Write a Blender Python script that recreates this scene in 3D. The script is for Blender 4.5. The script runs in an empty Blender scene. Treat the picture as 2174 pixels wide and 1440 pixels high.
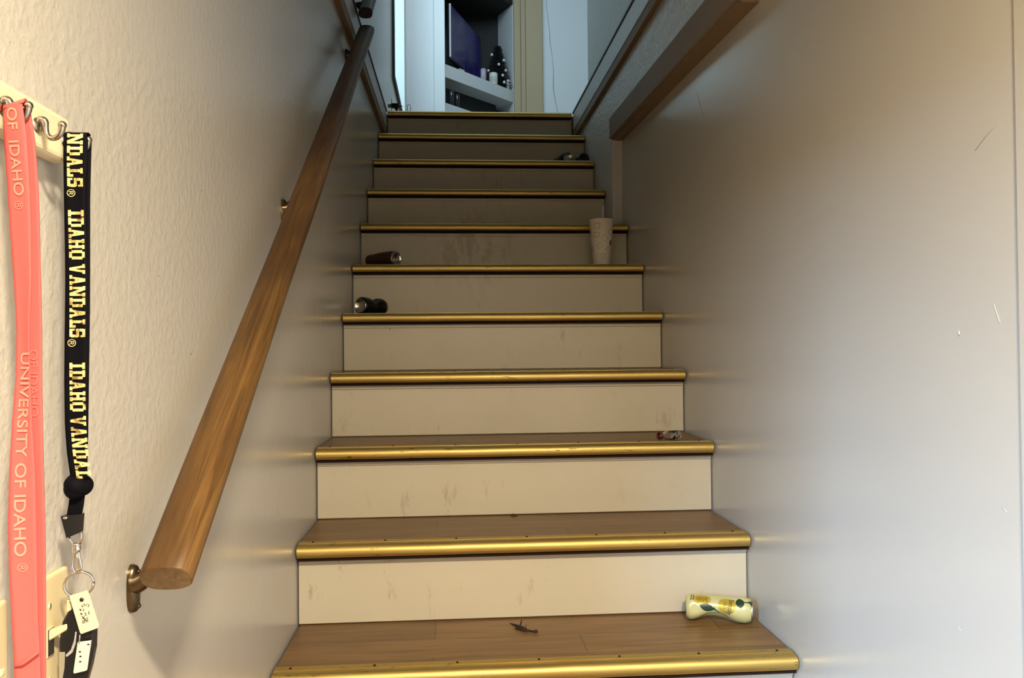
import bpy, bmesh, math, random
from mathutils import Vector, Matrix, noise
PI = math.pi
S = bpy.context.scene
C = S.collection
random.seed(4)

# ------------------------------------------------------------------ camera, light, exposure
cam_d = bpy.data.cameras.new('camera'); cam = bpy.data.objects.new('camera', cam_d); C.objects.link(cam)
r = Vector((0.99738287, -0.07172211, -0.00912974)); u = Vector((0.00811312, -0.01445289, 0.99986264)); f = Vector((0.07184421, 0.99731993, 0.01383318))
M4 = Matrix((r, u, -f)).transposed().to_4x4(); M4.translation = Vector((0.35644646, -1.28915993, 0.81160261))
cam.matrix_world = M4
cam_d.sensor_fit = 'HORIZONTAL'; cam_d.sensor_width = 36.0; cam_d.lens = 36.0 * 1690.61 / 2174.0
cam_d.clip_start = 0.02; cam_d.clip_end = 60
S.camera = cam
S.view_settings.view_transform = 'Standard'; S.view_settings.look = 'None'
S.view_settings.gamma = 1.0; S.view_settings.use_curve_mapping = False
S.view_settings.exposure = 0.0
w = bpy.data.worlds.new('world'); S.world = w; w.use_nodes = True
w.node_tree.nodes['Background'].inputs[0].default_value = (0.7, 0.85, 1, 1)
w.node_tree.nodes['Background'].inputs[1].default_value = 0.05

def area(name, loc, target, sx, sy, power, color, spread=180):
    l = bpy.data.lights.new(name, 'AREA'); l.shape = 'RECTANGLE'; l.size = sx; l.size_y = sy
    l.energy = power; l.color = color; l.spread = math.radians(spread)
    o = bpy.data.objects.new(name, l); C.objects.link(o); o.location = loc
    d = Vector(target) - Vector(loc); o.rotation_euler = d.to_track_quat('-Z', 'Y').to_euler(); return o
area('hall_ceiling_lamp', (0.60, -1.62, 1.70), (0.60, -1.62, 0), 0.16, 0.16, 84, (1.0, 0.84, 0.59), 165)
area('hall_daylight', (-1.25, -2.65, 1.30), (1.03, -0.2, 0.15), 0.8, 0.8, 78, (0.40, 0.66, 1.0), 110)
area('upper_window_daylight', (-0.2, 4.1, 3.35), (1.5, 4.1, 3.3), 1.3, 1.75, 20, (0.66, 0.92, 1.0))
area('upper_fill_light', (0.55, 2.95, 4.30), (0.60, 5.4, 2.70), 0.9, 0.8, 25, (0.66, 0.86, 1.0), 150)  # added fill light for the shelf fronts, no opening built behind it

# ------------------------------------------------------------------ helpers
W = 1.035; RI = 0.18334; T = 0.25053; OH = 0.2835; W2 = 0.995; TH = 0.0155; UF = 11 * RI + 0.0155

def tag(o, label=None, cat=None, group=None, kind=None):
    if label: o['label'] = label
    if cat: o['category'] = cat
    if group: o['group'] = group
    if kind: o['kind'] = kind
    return o

def thing(name, label, cat, loc=(0, 0, 0), group=None):
    o = bpy.data.objects.new(name, None); C.objects.link(o); o.location = loc; o.empty_display_size = 0.02
    return tag(o, label, cat, group)

class MB:
    def __init__(s): s.v = []; s.f = []; s.m = []; s.sm = []
    def add(s, vs, fs, mi=0, smooth=False):
        b = len(s.v); s.v += [tuple(v) for v in vs]
        for q in fs: s.f.append([b + i for i in q]); s.m.append(mi); s.sm.append(smooth)
    def box(s, a, b, mi=0):
        x0, y0, z0 = a; x1, y1, z1 = b
        v = [(x0,y0,z0),(x1,y0,z0),(x1,y1,z0),(x0,y1,z0),(x0,y0,z1),(x1,y0,z1),(x1,y1,z1),(x0,y1,z1)]
        s.add(v, [(0,3,2,1),(4,5,6,7),(0,1,5,4),(1,2,6,5),(2,3,7,6),(3,0,4,7)], mi)
    def hexa(s, v, mi=0):
        s.add(v, [(0,3,2,1),(4,5,6,7),(0,1,5,4),(1,2,6,5),(2,3,7,6),(3,0,4,7)], mi)
    def tube(s, pts, rad, n=10, mi=0, caps=True, squash=1.0, sub=1):
        pts = [Vector(p) for p in pts]
        if not hasattr(rad, '__len__'): rad = [rad] * len(pts)
        if sub > 1:   # Catmull-Rom
            P = [pts[0]] + pts + [pts[-1]]; Q = [rad[0]] + list(rad) + [rad[-1]]; np_ = []; nr_ = []
            cr = lambda a, b, c, d, t: 0.5 * ((2*b) + (c - a)*t + (2*a - 5*b + 4*c - d)*t*t + (3*b - a - 3*c + d)*t*t*t)
            for i in range(1, len(P) - 2):
                for j in range(sub): np_.append(cr(P[i-1], P[i], P[i+1], P[i+2], j/sub)); nr_.append(cr(Q[i-1], Q[i], Q[i+1], Q[i+2], j/sub))
            pts = np_ + [pts[-1]]; rad = nr_ + [rad[-1]]
        rings = []; N = None
        for i, p in enumerate(pts):
            t = (pts[min(i+1, len(pts)-1)] - pts[max(i-1, 0)]).normalized()
            if N is None:
                N = t.orthogonal().normalized()
            else:
                N = (N - t * N.dot(t)); N = N.normalized() if N.length > 1e-6 else t.orthogonal().normalized()
            Bn = t.cross(N)
            rings.append([p + (N * math.cos(2*PI*k/n) + Bn * squash * math.sin(2*PI*k/n)) * rad[i] for k in range(n)])
        vs = [q for rg in rings for q in rg]; fs = []
        for i in range(len(rings)-1):
            for k in range(n): fs.append((i*n+k, i*n+(k+1)%n, (i+1)*n+(k+1)%n, (i+1)*n+k))
        s.add(vs, fs, mi, True)
        if caps:
            b = len(s.v) - len(vs)
            s.f.append([b + k for k in range(n)][::-1]); s.m.append(mi); s.sm.append(False)
            s.f.append([b + (len(rings)-1)*n + k for k in range(n)]); s.m.append(mi); s.sm.append(False)
    def lathe(s, prof, o=(0,0,0), axis=(0,0,1), n=32, mi=0):
        o = Vector(o); a = Vector(axis).normalized(); X = a.orthogonal().normalized(); Y = a.cross(X)
        vs = []; fs = []
        for (rr, h) in prof:
            for k in range(n):
                t = 2*PI*k/n; vs.append(o + a*h + (X*math.cos(t) + Y*math.sin(t))*max(rr, 1e-5))
        for i in range(len(prof)-1):
            for k in range(n): fs.append((i*n+k, i*n+(k+1)%n, (i+1)*n+(k+1)%n, (i+1)*n+k))
        s.add(vs, fs, mi, True)
    def ball(s, c, rr, n=10, mi=0, sc=(1,1,1)):
        c = Vector(c); vs = []; fs = []; m = n//2+1
        for i in range(m+1):
            ph = PI*i/m
            for k in range(n):
                t = 2*PI*k/n
                vs.append(c + Vector((rr*sc[0]*math.sin(ph)*math.cos(t), rr*sc[1]*math.sin(ph)*math.sin(t), rr*sc[2]*math.cos(ph))))
        for i in range(m):
            for k in range(n): fs.append((i*n+k, (i+1)*n+k, (i+1)*n+(k+1)%n, i*n+(k+1)%n))
        s.add(vs, fs, mi, True)
    def build(s, name, mats, parent=None, bevel=0, seg=2, kind=None):
        me = bpy.data.meshes.new(name); me.from_pydata(s.v, [], s.f)
        if not isinstance(mats, (list, tuple)): mats = [mats]
        for m in mats: me.materials.append(m)
        for p, mi, sm in zip(me.polygons, s.m, s.sm): p.material_index = mi; p.use_smooth = sm
        bm = bmesh.new(); bm.from_mesh(me); bmesh.ops.remove_doubles(bm, verts=bm.verts, dist=1e-7)
        bmesh.ops.recalc_face_normals(bm, faces=bm.faces); bm.to_mesh(me); bm.free(); me.update()
        o = bpy.data.objects.new(name, me); C.objects.link(o)
        if parent is not None:
            o.parent = parent
            if parent.type == 'EMPTY': o.location = -parent.location
        if bevel:
            md = o.modifiers.new('bevel', 'BEVEL'); md.width = bevel; md.segments = seg; md.limit_method = 'ANGLE'; md.angle_limit = math.radians(40)
        if kind: o['kind'] = kind
        return o

def box(name, a, b, m, parent=None, bevel=0.0, kind=None):
    mb = MB(); mb.box(a, b); return mb.build(name, m, parent, bevel, 2, kind)

def text_mesh(txt, bold=0.0):
    """vertices (x along the line, y up) and faces of a line of text, cap height 1"""
    cu = bpy.data.curves.new('t', 'FONT'); cu.body = txt; cu.size = 1.0; cu.offset = bold; cu.resolution_u = 6
    o = bpy.data.objects.new('t', cu); C.objects.link(o)
    dg = bpy.context.evaluated_depsgraph_get(); dg.update()
    me = bpy.data.meshes.new_from_object(o.evaluated_get(dg))
    vs = [(v.co.x, v.co.y) for v in me.vertices]; fs = [list(p.vertices) for p in me.polygons]
    bpy.data.objects.remove(o); bpy.data.curves.remove(cu); bpy.data.meshes.remove(me)
    x0 = min(v[0] for v in vs); y1 = max(v[1] for v in vs); y0 = min(0, min(v[1] for v in vs))
    return [((x-x0)/0.7, y/0.7) for x, y in vs], fs

# ------------------------------------------------------------------ materials
def principled(name):
    m = bpy.data.materials.new(name); m.use_nodes = True
    return m, m.node_tree, m.node_tree.nodes['Principled BSDF']
def setp(b, **k):
    for kk, v in k.items():
        b.inputs[kk].default_value = v
def simple(name, col, rough=0.5, metal=0.0, trans=0.0, ior=1.45, emit=None, es=0.0, coat=0.0):
    m, nt, b = principled(name)
    setp(b, **{'Base Color': (*col, 1), 'Roughness': rough, 'Metallic': metal, 'Transmission Weight': trans, 'IOR': ior, 'Coat Weight': coat})
    if emit: setp(b, **{'Emission Color': (*emit, 1), 'Emission Strength': es})
    n = nt.nodes.new('ShaderNodeTexNoise'); n.inputs['Scale'].default_value = 9
    mr = nt.nodes.new('ShaderNodeMapRange'); mr.inputs['To Min'].default_value = max(0.02, rough-0.04); mr.inputs['To Max'].default_value = min(1, rough+0.06)
    nt.links.new(n.outputs['Fac'], mr.inputs['Value'])
    if trans == 0: nt.links.new(mr.outputs[0], b.inputs['Roughness'])
    return m
def coords(nt, scale=(1,1,1), kind='Object'):
    tc = nt.nodes.new('ShaderNodeTexCoord'); mp = nt.nodes.new('ShaderNodeMapping'); mp.inputs['Scale'].default_value = scale
    nt.links.new(tc.outputs[kind], mp.inputs['Vector']); return mp.outputs['Vector']
def nz(nt, vec, scale, detail=3, rough=0.55, dist=0.0):
    n = nt.nodes.new('ShaderNodeTexNoise'); n.inputs['Scale'].default_value = scale; n.inputs['Detail'].default_value = detail
    n.inputs['Roughness'].default_value = rough; n.inputs['Distortion'].default_value = dist
    nt.links.new(vec, n.inputs['Vector']); return n.outputs['Fac']
def ramp(nt, fac, stops):
    rp = nt.nodes.new('ShaderNodeValToRGB'); el = rp.color_ramp.elements
    while len(el) < len(stops): el.new(0.5)
    for e, (p, c) in zip(el, stops): e.position = p; e.color = (*c, 1) if len(c) == 3 else c
    nt.links.new(fac, rp.inputs['Fac']); return rp.outputs['Color']
def mixc(nt, fac, a, b, mode='MIX'):
    mx = nt.nodes.new('ShaderNodeMix'); mx.data_type = 'RGBA'; mx.blend_type = mode
    for i, v in ((0, fac), (6, a), (7, b)):
        if hasattr(v, 'is_linked'): nt.links.new(v, mx.inputs[i])
        else: mx.inputs[i].default_value = v if i == 0 else (*v, 1)
    return mx.outputs[2]
def bump(nt, b, h, strength, dist):
    bp = nt.nodes.new('ShaderNodeBump'); bp.inputs['Strength'].default_value = strength; bp.inputs['Distance'].default_value = dist
    nt.links.new(h, bp.inputs['Height']); nt.links.new(bp.outputs['Normal'], b.inputs['Normal'])

def wall_mat(name, col, rough, knock=1.0, fine=1.0, spots=True, smooth_below=False, spec=0.5):
    m, nt, b = principled(name); v = coords(nt); setp(b, **{'Specular IOR Level': spec})
    a = nz(nt, v, 80, 3, 0.55, 0.0); c = nz(nt, v, 150, 3, 0.5); st = nz(nt, coords(nt, (8, 8, 1.2)), 5, 3, 0.5)
    A = ramp(nt, a, [(0.42, (0,0,0)), (0.62, (1,1,1))])
    m1 = nt.nodes.new('ShaderNodeMath'); m1.operation = 'MULTIPLY'; nt.links.new(A, m1.inputs[0]); m1.inputs[1].default_value = knock
    m2 = nt.nodes.new('ShaderNodeMath'); m2.operation = 'MULTIPLY_ADD'; nt.links.new(c, m2.inputs[0]); m2.inputs[1].default_value = 0.5*fine; nt.links.new(m1.outputs[0], m2.inputs[2])
    m3 = nt.nodes.new('ShaderNodeMath'); m3.operation = 'MULTIPLY_ADD'; nt.links.new(st, m3.inputs[0]); m3.inputs[1].default_value = 0.06*fine; nt.links.new(m2.outputs[0], m3.inputs[2])
    hgt = m3.outputs[0]
    if smooth_below:   # the strip of wall along the steps was sanded and painted smoother than the wall above the handrail
        sp_ = nt.nodes.new('ShaderNodeSeparateXYZ'); nt.links.new(v, sp_.inputs[0])
        ma = nt.nodes.new('ShaderNodeMath'); ma.operation = 'MULTIPLY_ADD'; nt.links.new(sp_.outputs['Y'], ma.inputs[0]); ma.inputs[1].default_value = -0.694; nt.links.new(sp_.outputs['Z'], ma.inputs[2])
        mk = nt.nodes.new('ShaderNodeMapRange'); nt.links.new(ma.outputs[0], mk.inputs['Value']); mk.inputs['From Min'].default_value = 0.80; mk.inputs['From Max'].default_value = 0.95
        mk.inputs['To Min'].default_value = 0.16
        mm = nt.nodes.new('ShaderNodeMath'); mm.operation = 'MULTIPLY'; nt.links.new(hgt, mm.inputs[0]); nt.links.new(mk.outputs[0], mm.inputs[1]); hgt = mm.outputs[0]
    bump(nt, b, hgt, 0.6, 0.0011)
    base = mixc(nt, nz(nt, v, 2.2, 2), tuple(x*0.97 for x in col), tuple(min(1, x*1.03) for x in col))
    if spots:
        sp = nt.nodes.new('ShaderNodeTexVoronoi'); sp.inputs['Scale'].default_value = 4.5; nt.links.new(v, sp.inputs['Vector'])
        k = ramp(nt, sp.outputs['Distance'], [(0.0, (1,1,1)), (0.018, (1,1,1)), (0.026, (0,0,0))])
        base = mixc(nt, k, base, (0.16, 0.12, 0.08))
    nt.links.new(base, b.inputs['Base Color'])
    mr = nt.nodes.new('ShaderNodeMapRange'); nt.links.new(st, mr.inputs['Value']); mr.inputs['To Min'].default_value = rough-0.04; mr.inputs['To Max'].default_value = rough+0.05
    nt.links.new(mr.outputs[0], b.inputs['Roughness'])
    return m
WALL = (0.55, 0.525, 0.475)
M_wall_left = wall_mat('wall_left_knockdown_paint', WALL, 0.24, 0.5, 0.45, False, True, 0.6)
M_wall = wall_mat('wall_satin_paint', WALL, 0.22, 0.05, 0.12, False, False, 0.7)
M_wall_rough = wall_mat('wall_upper_textured_paint', (0.66, 0.65, 0.62), 0.33, 2.2, 1.6, False, False, 1.0)
M_upper = wall_mat('upper_room_paint', (0.66, 0.68, 0.70), 0.5, 0.2, 0.4, False)
M_ceil = wall_mat('ceiling_paint', (0.6, 0.57, 0.52), 0.7, 0.6, 0.6, False)
M_white = simple('white_woodwork', (0.66, 0.68, 0.69), 0.42)
M_trim = wall_mat('trim_taupe_paint', (0.27, 0.19, 0.115), 0.55, 0.1, 0.3, False, False, 0.2)
M_trimgrey = wall_mat('trim_grey_paint', (0.55, 0.545, 0.53), 0.35, 0.1, 0.5, False)
M_trimdark = simple('trim_dark_brown', (0.035, 0.026, 0.018), 0.5)
M_tan = simple('tan_casing_paint', (0.42, 0.32, 0.19), 0.5)
M_dark = simple('dark_casing', (0.02, 0.02, 0.02), 0.4)
M_shade_nail = simple('nosing_shade_and_nails', (0.022, 0.010, 0.007), 0.85)  # shade under the nosings put into a dark colour; nail heads share it
M_shade_nail.node_tree.nodes['Principled BSDF'].inputs['Specular IOR Level'].default_value = 0.1
M_niche = simple('niche_shade_dark', (0.022, 0.022, 0.02), 0.7)  # shade of the recess painted into its inner panels

def riser_mat():
    m, nt, b = principled('riser_cream_paint'); v = coords(nt)
    base = mixc(nt, nz(nt, v, 5, 3), (0.565, 0.505, 0.385), (0.635, 0.57, 0.44))
    sm = ramp(nt, nz(nt, coords(nt, (26, 26, 9)), 1, 4, 0.7), [(0.60, (0,0,0)), (0.78, (1,1,1))])
    area_ = ramp(nt, nz(nt, coords(nt, (2.2, 2.2, 2.2)), 1, 2), [(0.42, (0,0,0)), (0.62, (1,1,1))])
    sm = mixc(nt, 1.0, sm, area_, 'MULTIPLY')
    mf = nt.nodes.new('ShaderNodeMath'); mf.operation = 'MULTIPLY'; nt.links.new(sm, mf.inputs[0]); mf.inputs[1].default_value = 0.85
    base = mixc(nt, mf.outputs[0], base, (0.30, 0.23, 0.13))
    # shoe scuffs gathered in the middle of the upper risers
    vd = nt.nodes.new('ShaderNodeVectorMath'); vd.operation = 'DISTANCE'; nt.links.new(coords(nt, (1, 0, 1.0)), vd.inputs[0]); vd.inputs[1].default_value = (0.42, 0.0, 1.22)
    near = ramp(nt, vd.outputs['Value'], [(0.05, (1,1,1)), (0.26, (0,0,0))])
    sc = ramp(nt, nz(nt, coords(nt, (30, 30, 13)), 1, 5, 0.7, 0.5), [(0.47, (0,0,0)), (0.62, (0.5,0.5,0.5))])
    base = mixc(nt, mixc(nt, 1.0, near, sc, 'MULTIPLY'), base, (0.30, 0.22, 0.12))
    sp = nt.nodes.new('ShaderNodeTexVoronoi'); sp.inputs['Scale'].default_value = 9; nt.links.new(v, sp.inputs['Vector'])
    k = ramp(nt, sp.outputs['Distance'], [(0.0, (1,1,1)), (0.013, (1,1,1)), (0.020, (0,0,0))])
    base = mixc(nt, k, base, (0.10, 0.06, 0.03))
    nt.links.new(base, b.inputs['Base Color']); setp(b, Roughness=0.42)
    bump(nt, b, nz(nt, coords(nt, (3, 60, 60)), 3, 3), 0.12, 0.001)
    return m
M_riser = riser_mat()

def oak_mat():
    m, nt, b = principled('oak_laminate'); v = coords(nt, (2.2, 30, 30))
    g = nz(nt, v, 1.6, 6, 0.62, 0.8); g2 = nz(nt, coords(nt, (5, 150, 150)), 1, 4, 0.6)
    base = ramp(nt, g, [(0.28, (0.10, 0.048, 0.014)), (0.5, (0.205, 0.105, 0.034)), (0.72, (0.28, 0.155, 0.055))])
    base = mixc(nt, 0.35, base, ramp(nt, g2, [(0.3, (0.08, 0.04, 0.012)), (0.7, (0.32, 0.19, 0.075))]))
    br = nt.nodes.new('ShaderNodeTexBrick'); br.inputs['Scale'].default_value = 1.0; br.inputs['Mortar Size'].default_value = 0.0012
    br.inputs['Brick Width'].default_value = 0.62; br.inputs['Row Height'].default_value = 0.105; br.inputs['Mortar Smooth'].default_value = 0.2
    br.inputs['Color1'].default_value = (1,1,1,1); br.inputs['Color2'].default_value = (0.80,0.78,0.74,1); br.inputs['Mortar'].default_value = (0.45,0.4,0.35,1)
    nt.links.new(coords(nt), br.inputs['Vector'])
    base = mixc(nt, 1.0, base, br.outputs['Color'], 'MULTIPLY')
    sp = nt.nodes.new('ShaderNodeTexVoronoi'); sp.inputs['Scale'].default_value = 14; nt.links.new(coords(nt, (0.7, 1.6, 1)), sp.inputs['Vector'])
    k = ramp(nt, sp.outputs['Distance'], [(0.0, (1,1,1)), (0.035, (1,1,1)), (0.06, (0,0,0))])
    base = mixc(nt, k, base, (0.06, 0.025, 0.01))
    nt.links.new(base, b.inputs['Base Color']); setp(b, Roughness=0.42)
    bump(nt, b, g2, 0.1, 0.0008)
    return m
M_oak = oak_mat()

def brass_mat():
    m, nt, b = principled('worn_brass'); v = coords(nt)
    wear = ramp(nt, nz(nt, coords(nt, (1.4, 8, 8)), 22, 5, 0.65), [(0.625, (0,0,0)), (0.66, (1,1,1))])
    zone = ramp(nt, nz(nt, coords(nt, (3, 3, 3)), 1, 2), [(0.46, (0,0,0)), (0.56, (1,1,1))])
    wear = mixc(nt, 1.0, wear, zone, 'MULTIPLY')
    base = mixc(nt, nz(nt, coords(nt, (3, 40, 40)), 3, 3), (0.52, 0.37, 0.105), (0.64, 0.47, 0.16))
    base = mixc(nt, wear, base, (0.10, 0.065, 0.025))
    nt.links.new(base, b.inputs['Base Color'])
    setp(b, Metallic=0.92)
    mr = nt.nodes.new('ShaderNodeMapRange'); nt.links.new(nz(nt, coords(nt, (4, 60, 60)), 2, 3), mr.inputs['Value']); mr.inputs['To Min'].default_value = 0.40; mr.inputs['To Max'].default_value = 0.54
    nt.links.new(mr.outputs[0], b.inputs['Roughness'])
    bump(nt, b, nz(nt, coords(nt, (10, 120, 120)), 1, 3), 0.12, 0.0006)
    return m
M_brass = brass_mat()

def rail_mat(name, dark, mid, light, rough=0.34):
    m, nt, b = principled(name)
    # grain runs along the rail's own long axis (local x of the rotated rail)
    g = nz(nt, coords(nt, (3, 60, 60)), 1.5, 6, 0.62, 1.2); big = nz(nt, coords(nt, (2.2, 9, 9)), 1.0, 3, 0.5, 0.5)
    base = ramp(nt, g, [(0.30, dark), (0.5, mid), (0.72, light)])
    base = mixc(nt, ramp(nt, big, [(0.40, (0,0,0)), (0.60, (0.75,0.75,0.75))]), base, dark)
    nt.links.new(base, b.inputs['Base Color']); setp(b, Roughness=rough, **{'Specular IOR Level': 0.3})
    bump(nt, b, g, 0.12, 0.001)
    return m
M_rail = rail_mat('handrail_varnished_wood', (0.065, 0.032, 0.011), (0.145, 0.074, 0.021), (0.235, 0.125, 0.035), 0.46)
M_railend = rail_mat('handrail_end_grain', (0.13, 0.075, 0.03), (0.19, 0.12, 0.055), (0.26, 0.17, 0.09), 0.5)
M_rail_dark = rail_mat('dark_stained_rail', (0.02, 0.014, 0.01), (0.035, 0.025, 0.018), (0.05, 0.035, 0.025))
M_bronze = simple('antique_brass', (0.13, 0.095, 0.055), 0.28, 0.9)
M_nickel = simple('satin_nickel', (0.42, 0.37, 0.32), 0.22, 1.0)
M_chrome = simple('chrome', (0.72, 0.70, 0.66), 0.14, 1.0)
M_cream = simple('cream_painted_board', (0.74, 0.66, 0.46), 0.38)
M_ivory = simple('ivory_plastic', (0.66, 0.56, 0.34), 0.35)
def fabric(name, col, rough=0.8, sheen=0.3, spec=0.2):
    m, nt, b = principled(name); v = coords(nt)
    n1 = nz(nt, coords(nt, (1, 1, 1)), 900, 2); base = mixc(nt, n1, tuple(x*0.88 for x in col), tuple(min(1, x*1.1) for x in col))
    nt.links.new(base, b.inputs['Base Color']); setp(b, Roughness=rough, **{'Sheen Weight': sheen, 'Specular IOR Level': spec}); bump(nt, b, n1, 0.3, 0.0003); return m
M_coral = fabric('coral_ribbon', (0.62, 0.105, 0.10), 0.75, 0.0)
M_coral_ink = simple('pale_coral_print', (0.78, 0.25, 0.19), 0.6)
M_blackrib = fabric('black_ribbon', (0.003, 0.003, 0.005), 0.7, 0.0, 0.06)
M_gold_ink = None
def gold_ink():
    m, nt, b = principled('gold_foil_print')
    w_ = ramp(nt, nz(nt, coords(nt), 130, 4, 0.7), [(0.36, (0.22, 0.15, 0.05)), (0.50, (0.80, 0.62, 0.25)), (0.7, (0.92, 0.82, 0.42))])
    nt.links.new(w_, b.inputs['Base Color']); setp(b, Roughness=0.4, Metallic=0.25); return m
M_gold_ink = gold_ink()
M_blackpl = simple('black_plastic', (0.008, 0.008, 0.010), 0.3)
M_greypl = simple('grey_plastic', (0.28, 0.26, 0.20), 0.45)
M_silverpl = simple('silver_plastic', (0.68, 0.68, 0.70), 0.25, 0.6)
M_tag = simple('cream_paper_tag', (0.66, 0.58, 0.42), 0.7)
M_tagw = simple('white_paper_tag', (0.60, 0.57, 0.52), 0.7)
M_ink = simple('pen_ink', (0.02, 0.02, 0.03), 0.6)

# ------------------------------------------------------------------ the setting
YF = 0.42    # edge of the lower ceiling, where the stairwell opens upwards
box('floor', (-2.2, -3.6, -0.06), (W + 0.1, T + 0.03, 0.0), M_oak, kind='structure')
box('floor_upper', (0.0, 2.79, UF - 0.2), (2.6, 5.9, UF - 0.012), M_oak, kind='structure')
box('ceiling', (-2.2, -3.6, 1.76), (W + 0.1, YF, 1.9), M_ceil, kind='structure')
box('ceiling_upper', (-0.12, YF - 0.1, 4.5), (2.7, 5.95, 4.6), M_ceil, kind='structure')
# left wall: lower part up to the upper floor, then the upper wall with its window opening
mb = MB(); mb.box((-0.12, -0.9, 0.0), (0.0, 4.95, 2.03)); mb.box((-0.12, YF, 2.03), (0.0, 3.50, 4.5))
mb.box((-0.12, 3.50, 2.03), (0.0, 4.70, 2.48)); mb.box((-0.12, 3.50, 4.2), (0.0, 4.70, 4.5)); mb.box((-0.12, 4.70, 2.03), (0.0, 4.95, 4.5))
for y, z, q in ((-0.134, 1.042, 0.0013), (-0.183, 0.810, 0.0016), (-0.176, 0.813, 0.0009), (0.332, 0.940, 0.0014), (0.605, 1.063, 0.0016), (-0.30, 0.905, 0.001)): mb.ball((0.0, y, z), q, 6, 1, (0.4, 1, 1.1))
mb.tube([(0.0002, 0.343, 0.530), (0.0002, 0.341, 0.503), (0.0002, 0.338, 0.486)], 0.0004, 5, 2); mb.tube([(0.0002, 0.360, 0.486), (0.0002, 0.352, 0.474), (0.0002, 0.346, 0.462)], 0.0006, 5, 2)
M_scuff = simple('wall_scuff', (0.13, 0.10, 0.07), 0.7); M_scuff2 = simple('faint_scratch', (0.33, 0.30, 0.25), 0.6); M_chip = simple('paint_chip', (0.63, 0.62, 0.59), 0.6)
mb.build('wall_left', [M_wall_left, M_scuff, M_scuff2], kind='structure')
# right wall: recessed lower part, thicker upper part hanging over it
zl0, zl1 = 1.585, 1.655        # underside of the overhang at the near and far end (it runs slightly uphill)
yn, yf = -0.2, 1.865
mb = MB(); mb.box((W, -3.6, 0.0), (W + 0.12, 5.95, 2.03))
mb.ball((W, -0.261, 0.829), 0.0028, 8, 2, (0.25, 0.7, 1.2)); mb.ball((W, -0.2625, 0.8265), 0.0014, 6, 1, (0.5, 1, 1))
for pts, mi in (([(-0.344, 1.088), (-0.325, 1.080), (-0.301, 1.066)], 1), ([(-0.332, 0.864), (-0.337, 0.852), (-0.343, 0.840)], 2), ([(-0.341, 0.609), (-0.349, 0.606)], 2), ([(-0.249, 0.430), (-0.254, 0.427)], 2), ([(0.874, 1.519), (0.84, 1.470), (0.807, 1.433)], 1), ([(0.368, 1.520), (0.372, 1.495)], 2), ([(0.46, 0.236), (0.461, 0.232)], 1)):
    mb.tube([(W - 0.0001, y, z) for y, z in pts], 0.0004, 5, mi)
mb.build('wall_right', [M_wall, M_scuff2, M_chip], kind='structure')
box('trim_7', (W - 0.003, -0.52, 0.0), (W, -0.379, 1.76), M_wall, None, 0.0015, 'structure')
mb = MB()
zn = zl0 + (zl1 - zl0) * (YF - 0.45) / 1.35
mb.hexa([(W2, YF, zn), (W, YF, zn), (W, yf, zl1), (W2, yf, zl1), (W2, YF, 4.5), (W, YF, 4.5), (W, yf, 4.5), (W2, yf, 4.5)])
mb.box((W2, yf, 0.9), (W, 2.42, 4.5))
mb.box((W2, 2.42, 0.9), (W, 2.80, UF))
mb.build('wall_right_upper', M_wall_rough, kind='structure')
box('wall_front', (-0.12, YF - 0.12, 1.9), (W + 0.1, YF, 4.5), M_ceil, kind='structure')
box('wall_back', (-2.2, -3.7, 0.0), (W + 0.1, -3.6, 1.8), M_ceil, kind='structure')
box('wall_side', (-2.3, -3.7, 0.0), (-2.2, -0.8, 1.8), M_ceil, kind='structure')
box('daylight_cutoff', (-0.12, -3.6, 1.08), (0.0, -0.9, 1.77), M_ceil, kind='structure')  # unseen block added to keep the hall daylight off the upper right wall
box('wall_near', (-2.2, -0.9, 0.0), (-0.12, -0.8, 1.8), M_ceil, kind='structure')
box('wall_hall', (W, 2.30, UF - 0.2), (2.7, 2.42, 4.5), M_upper, kind='structure')
box('wall_east', (2.6, 2.42, UF - 0.2), (2.7, 5.95, 4.5), M_upper, kind='structure')
# far walls of the upper room
mb = MB(); mb.box((0.0, 4.9, UF - 0.2), (0.215, 5.0, 4.5)); mb.build('wall_north', M_upper, kind='structure')
mb = MB(); mb.box((1.132, 5.5, UF - 0.2), (2.6, 5.6, 4.5), 0)
crk = [(1.165, 3.95), (1.172, 3.75), (1.192, 3.58), (1.198, 3.46), (1.218, 3.32), (1.226, 3.22), (1.222, 3.06), (1.238, 2.96), (1.262, 2.84), (1.285, 2.6), (1.300, 2.3), (1.305, 2.05)]
mb.tube([(x, 5.4995, z) for x, z in crk], [0.0015, 0.002, 0.0018, 0.0025, 0.0014, 0.0022, 0.003, 0.002, 0.0018, 0.0018, 0.0016, 0.0012], 6, 1, squash=1)
mb.build('wall_far', [M_upper, simple('plaster_crack', (0.24, 0.25, 0.26), 0.9)], kind='structure')
# window in the left wall upstairs
win = bpy.data.objects.new('window_1', None); C.objects.link(win); win.location = (0, 4.1, 2.48); win['kind'] = 'structure'
mb = MB(); mb.box((0.0, 3.455, 2.435), (0.014, 3.50, 4.24)); mb.box((0.0, 3.50, 4.2), (0.014, 4.70, 4.24)); mb.box((0.0, 3.50, 2.435), (0.014, 4.70, 2.465))
mb.build('window_casing', M_dark, win)
box('window_sill', (-0.10, 3.50, 2.465), (0.004, 4.70, 2.487), M_white, win)
mb = MB(); mb.box((-0.10, 3.50, 2.487), (-0.06, 3.535, 4.2)); mb.box((-0.10, 4.655, 2.487), (0.0, 4.70, 4.2)); mb.box((-0.10, 3.535, 4.16), (-0.06, 4.655, 4.2)); mb.box((-0.10, 3.535, 2.487), (-0.06, 4.655, 2.52)); mb.box((-0.10, 4.08, 2.52), (-0.06, 4.11, 4.16))
mb.build('window_frame', M_white, win)
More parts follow.
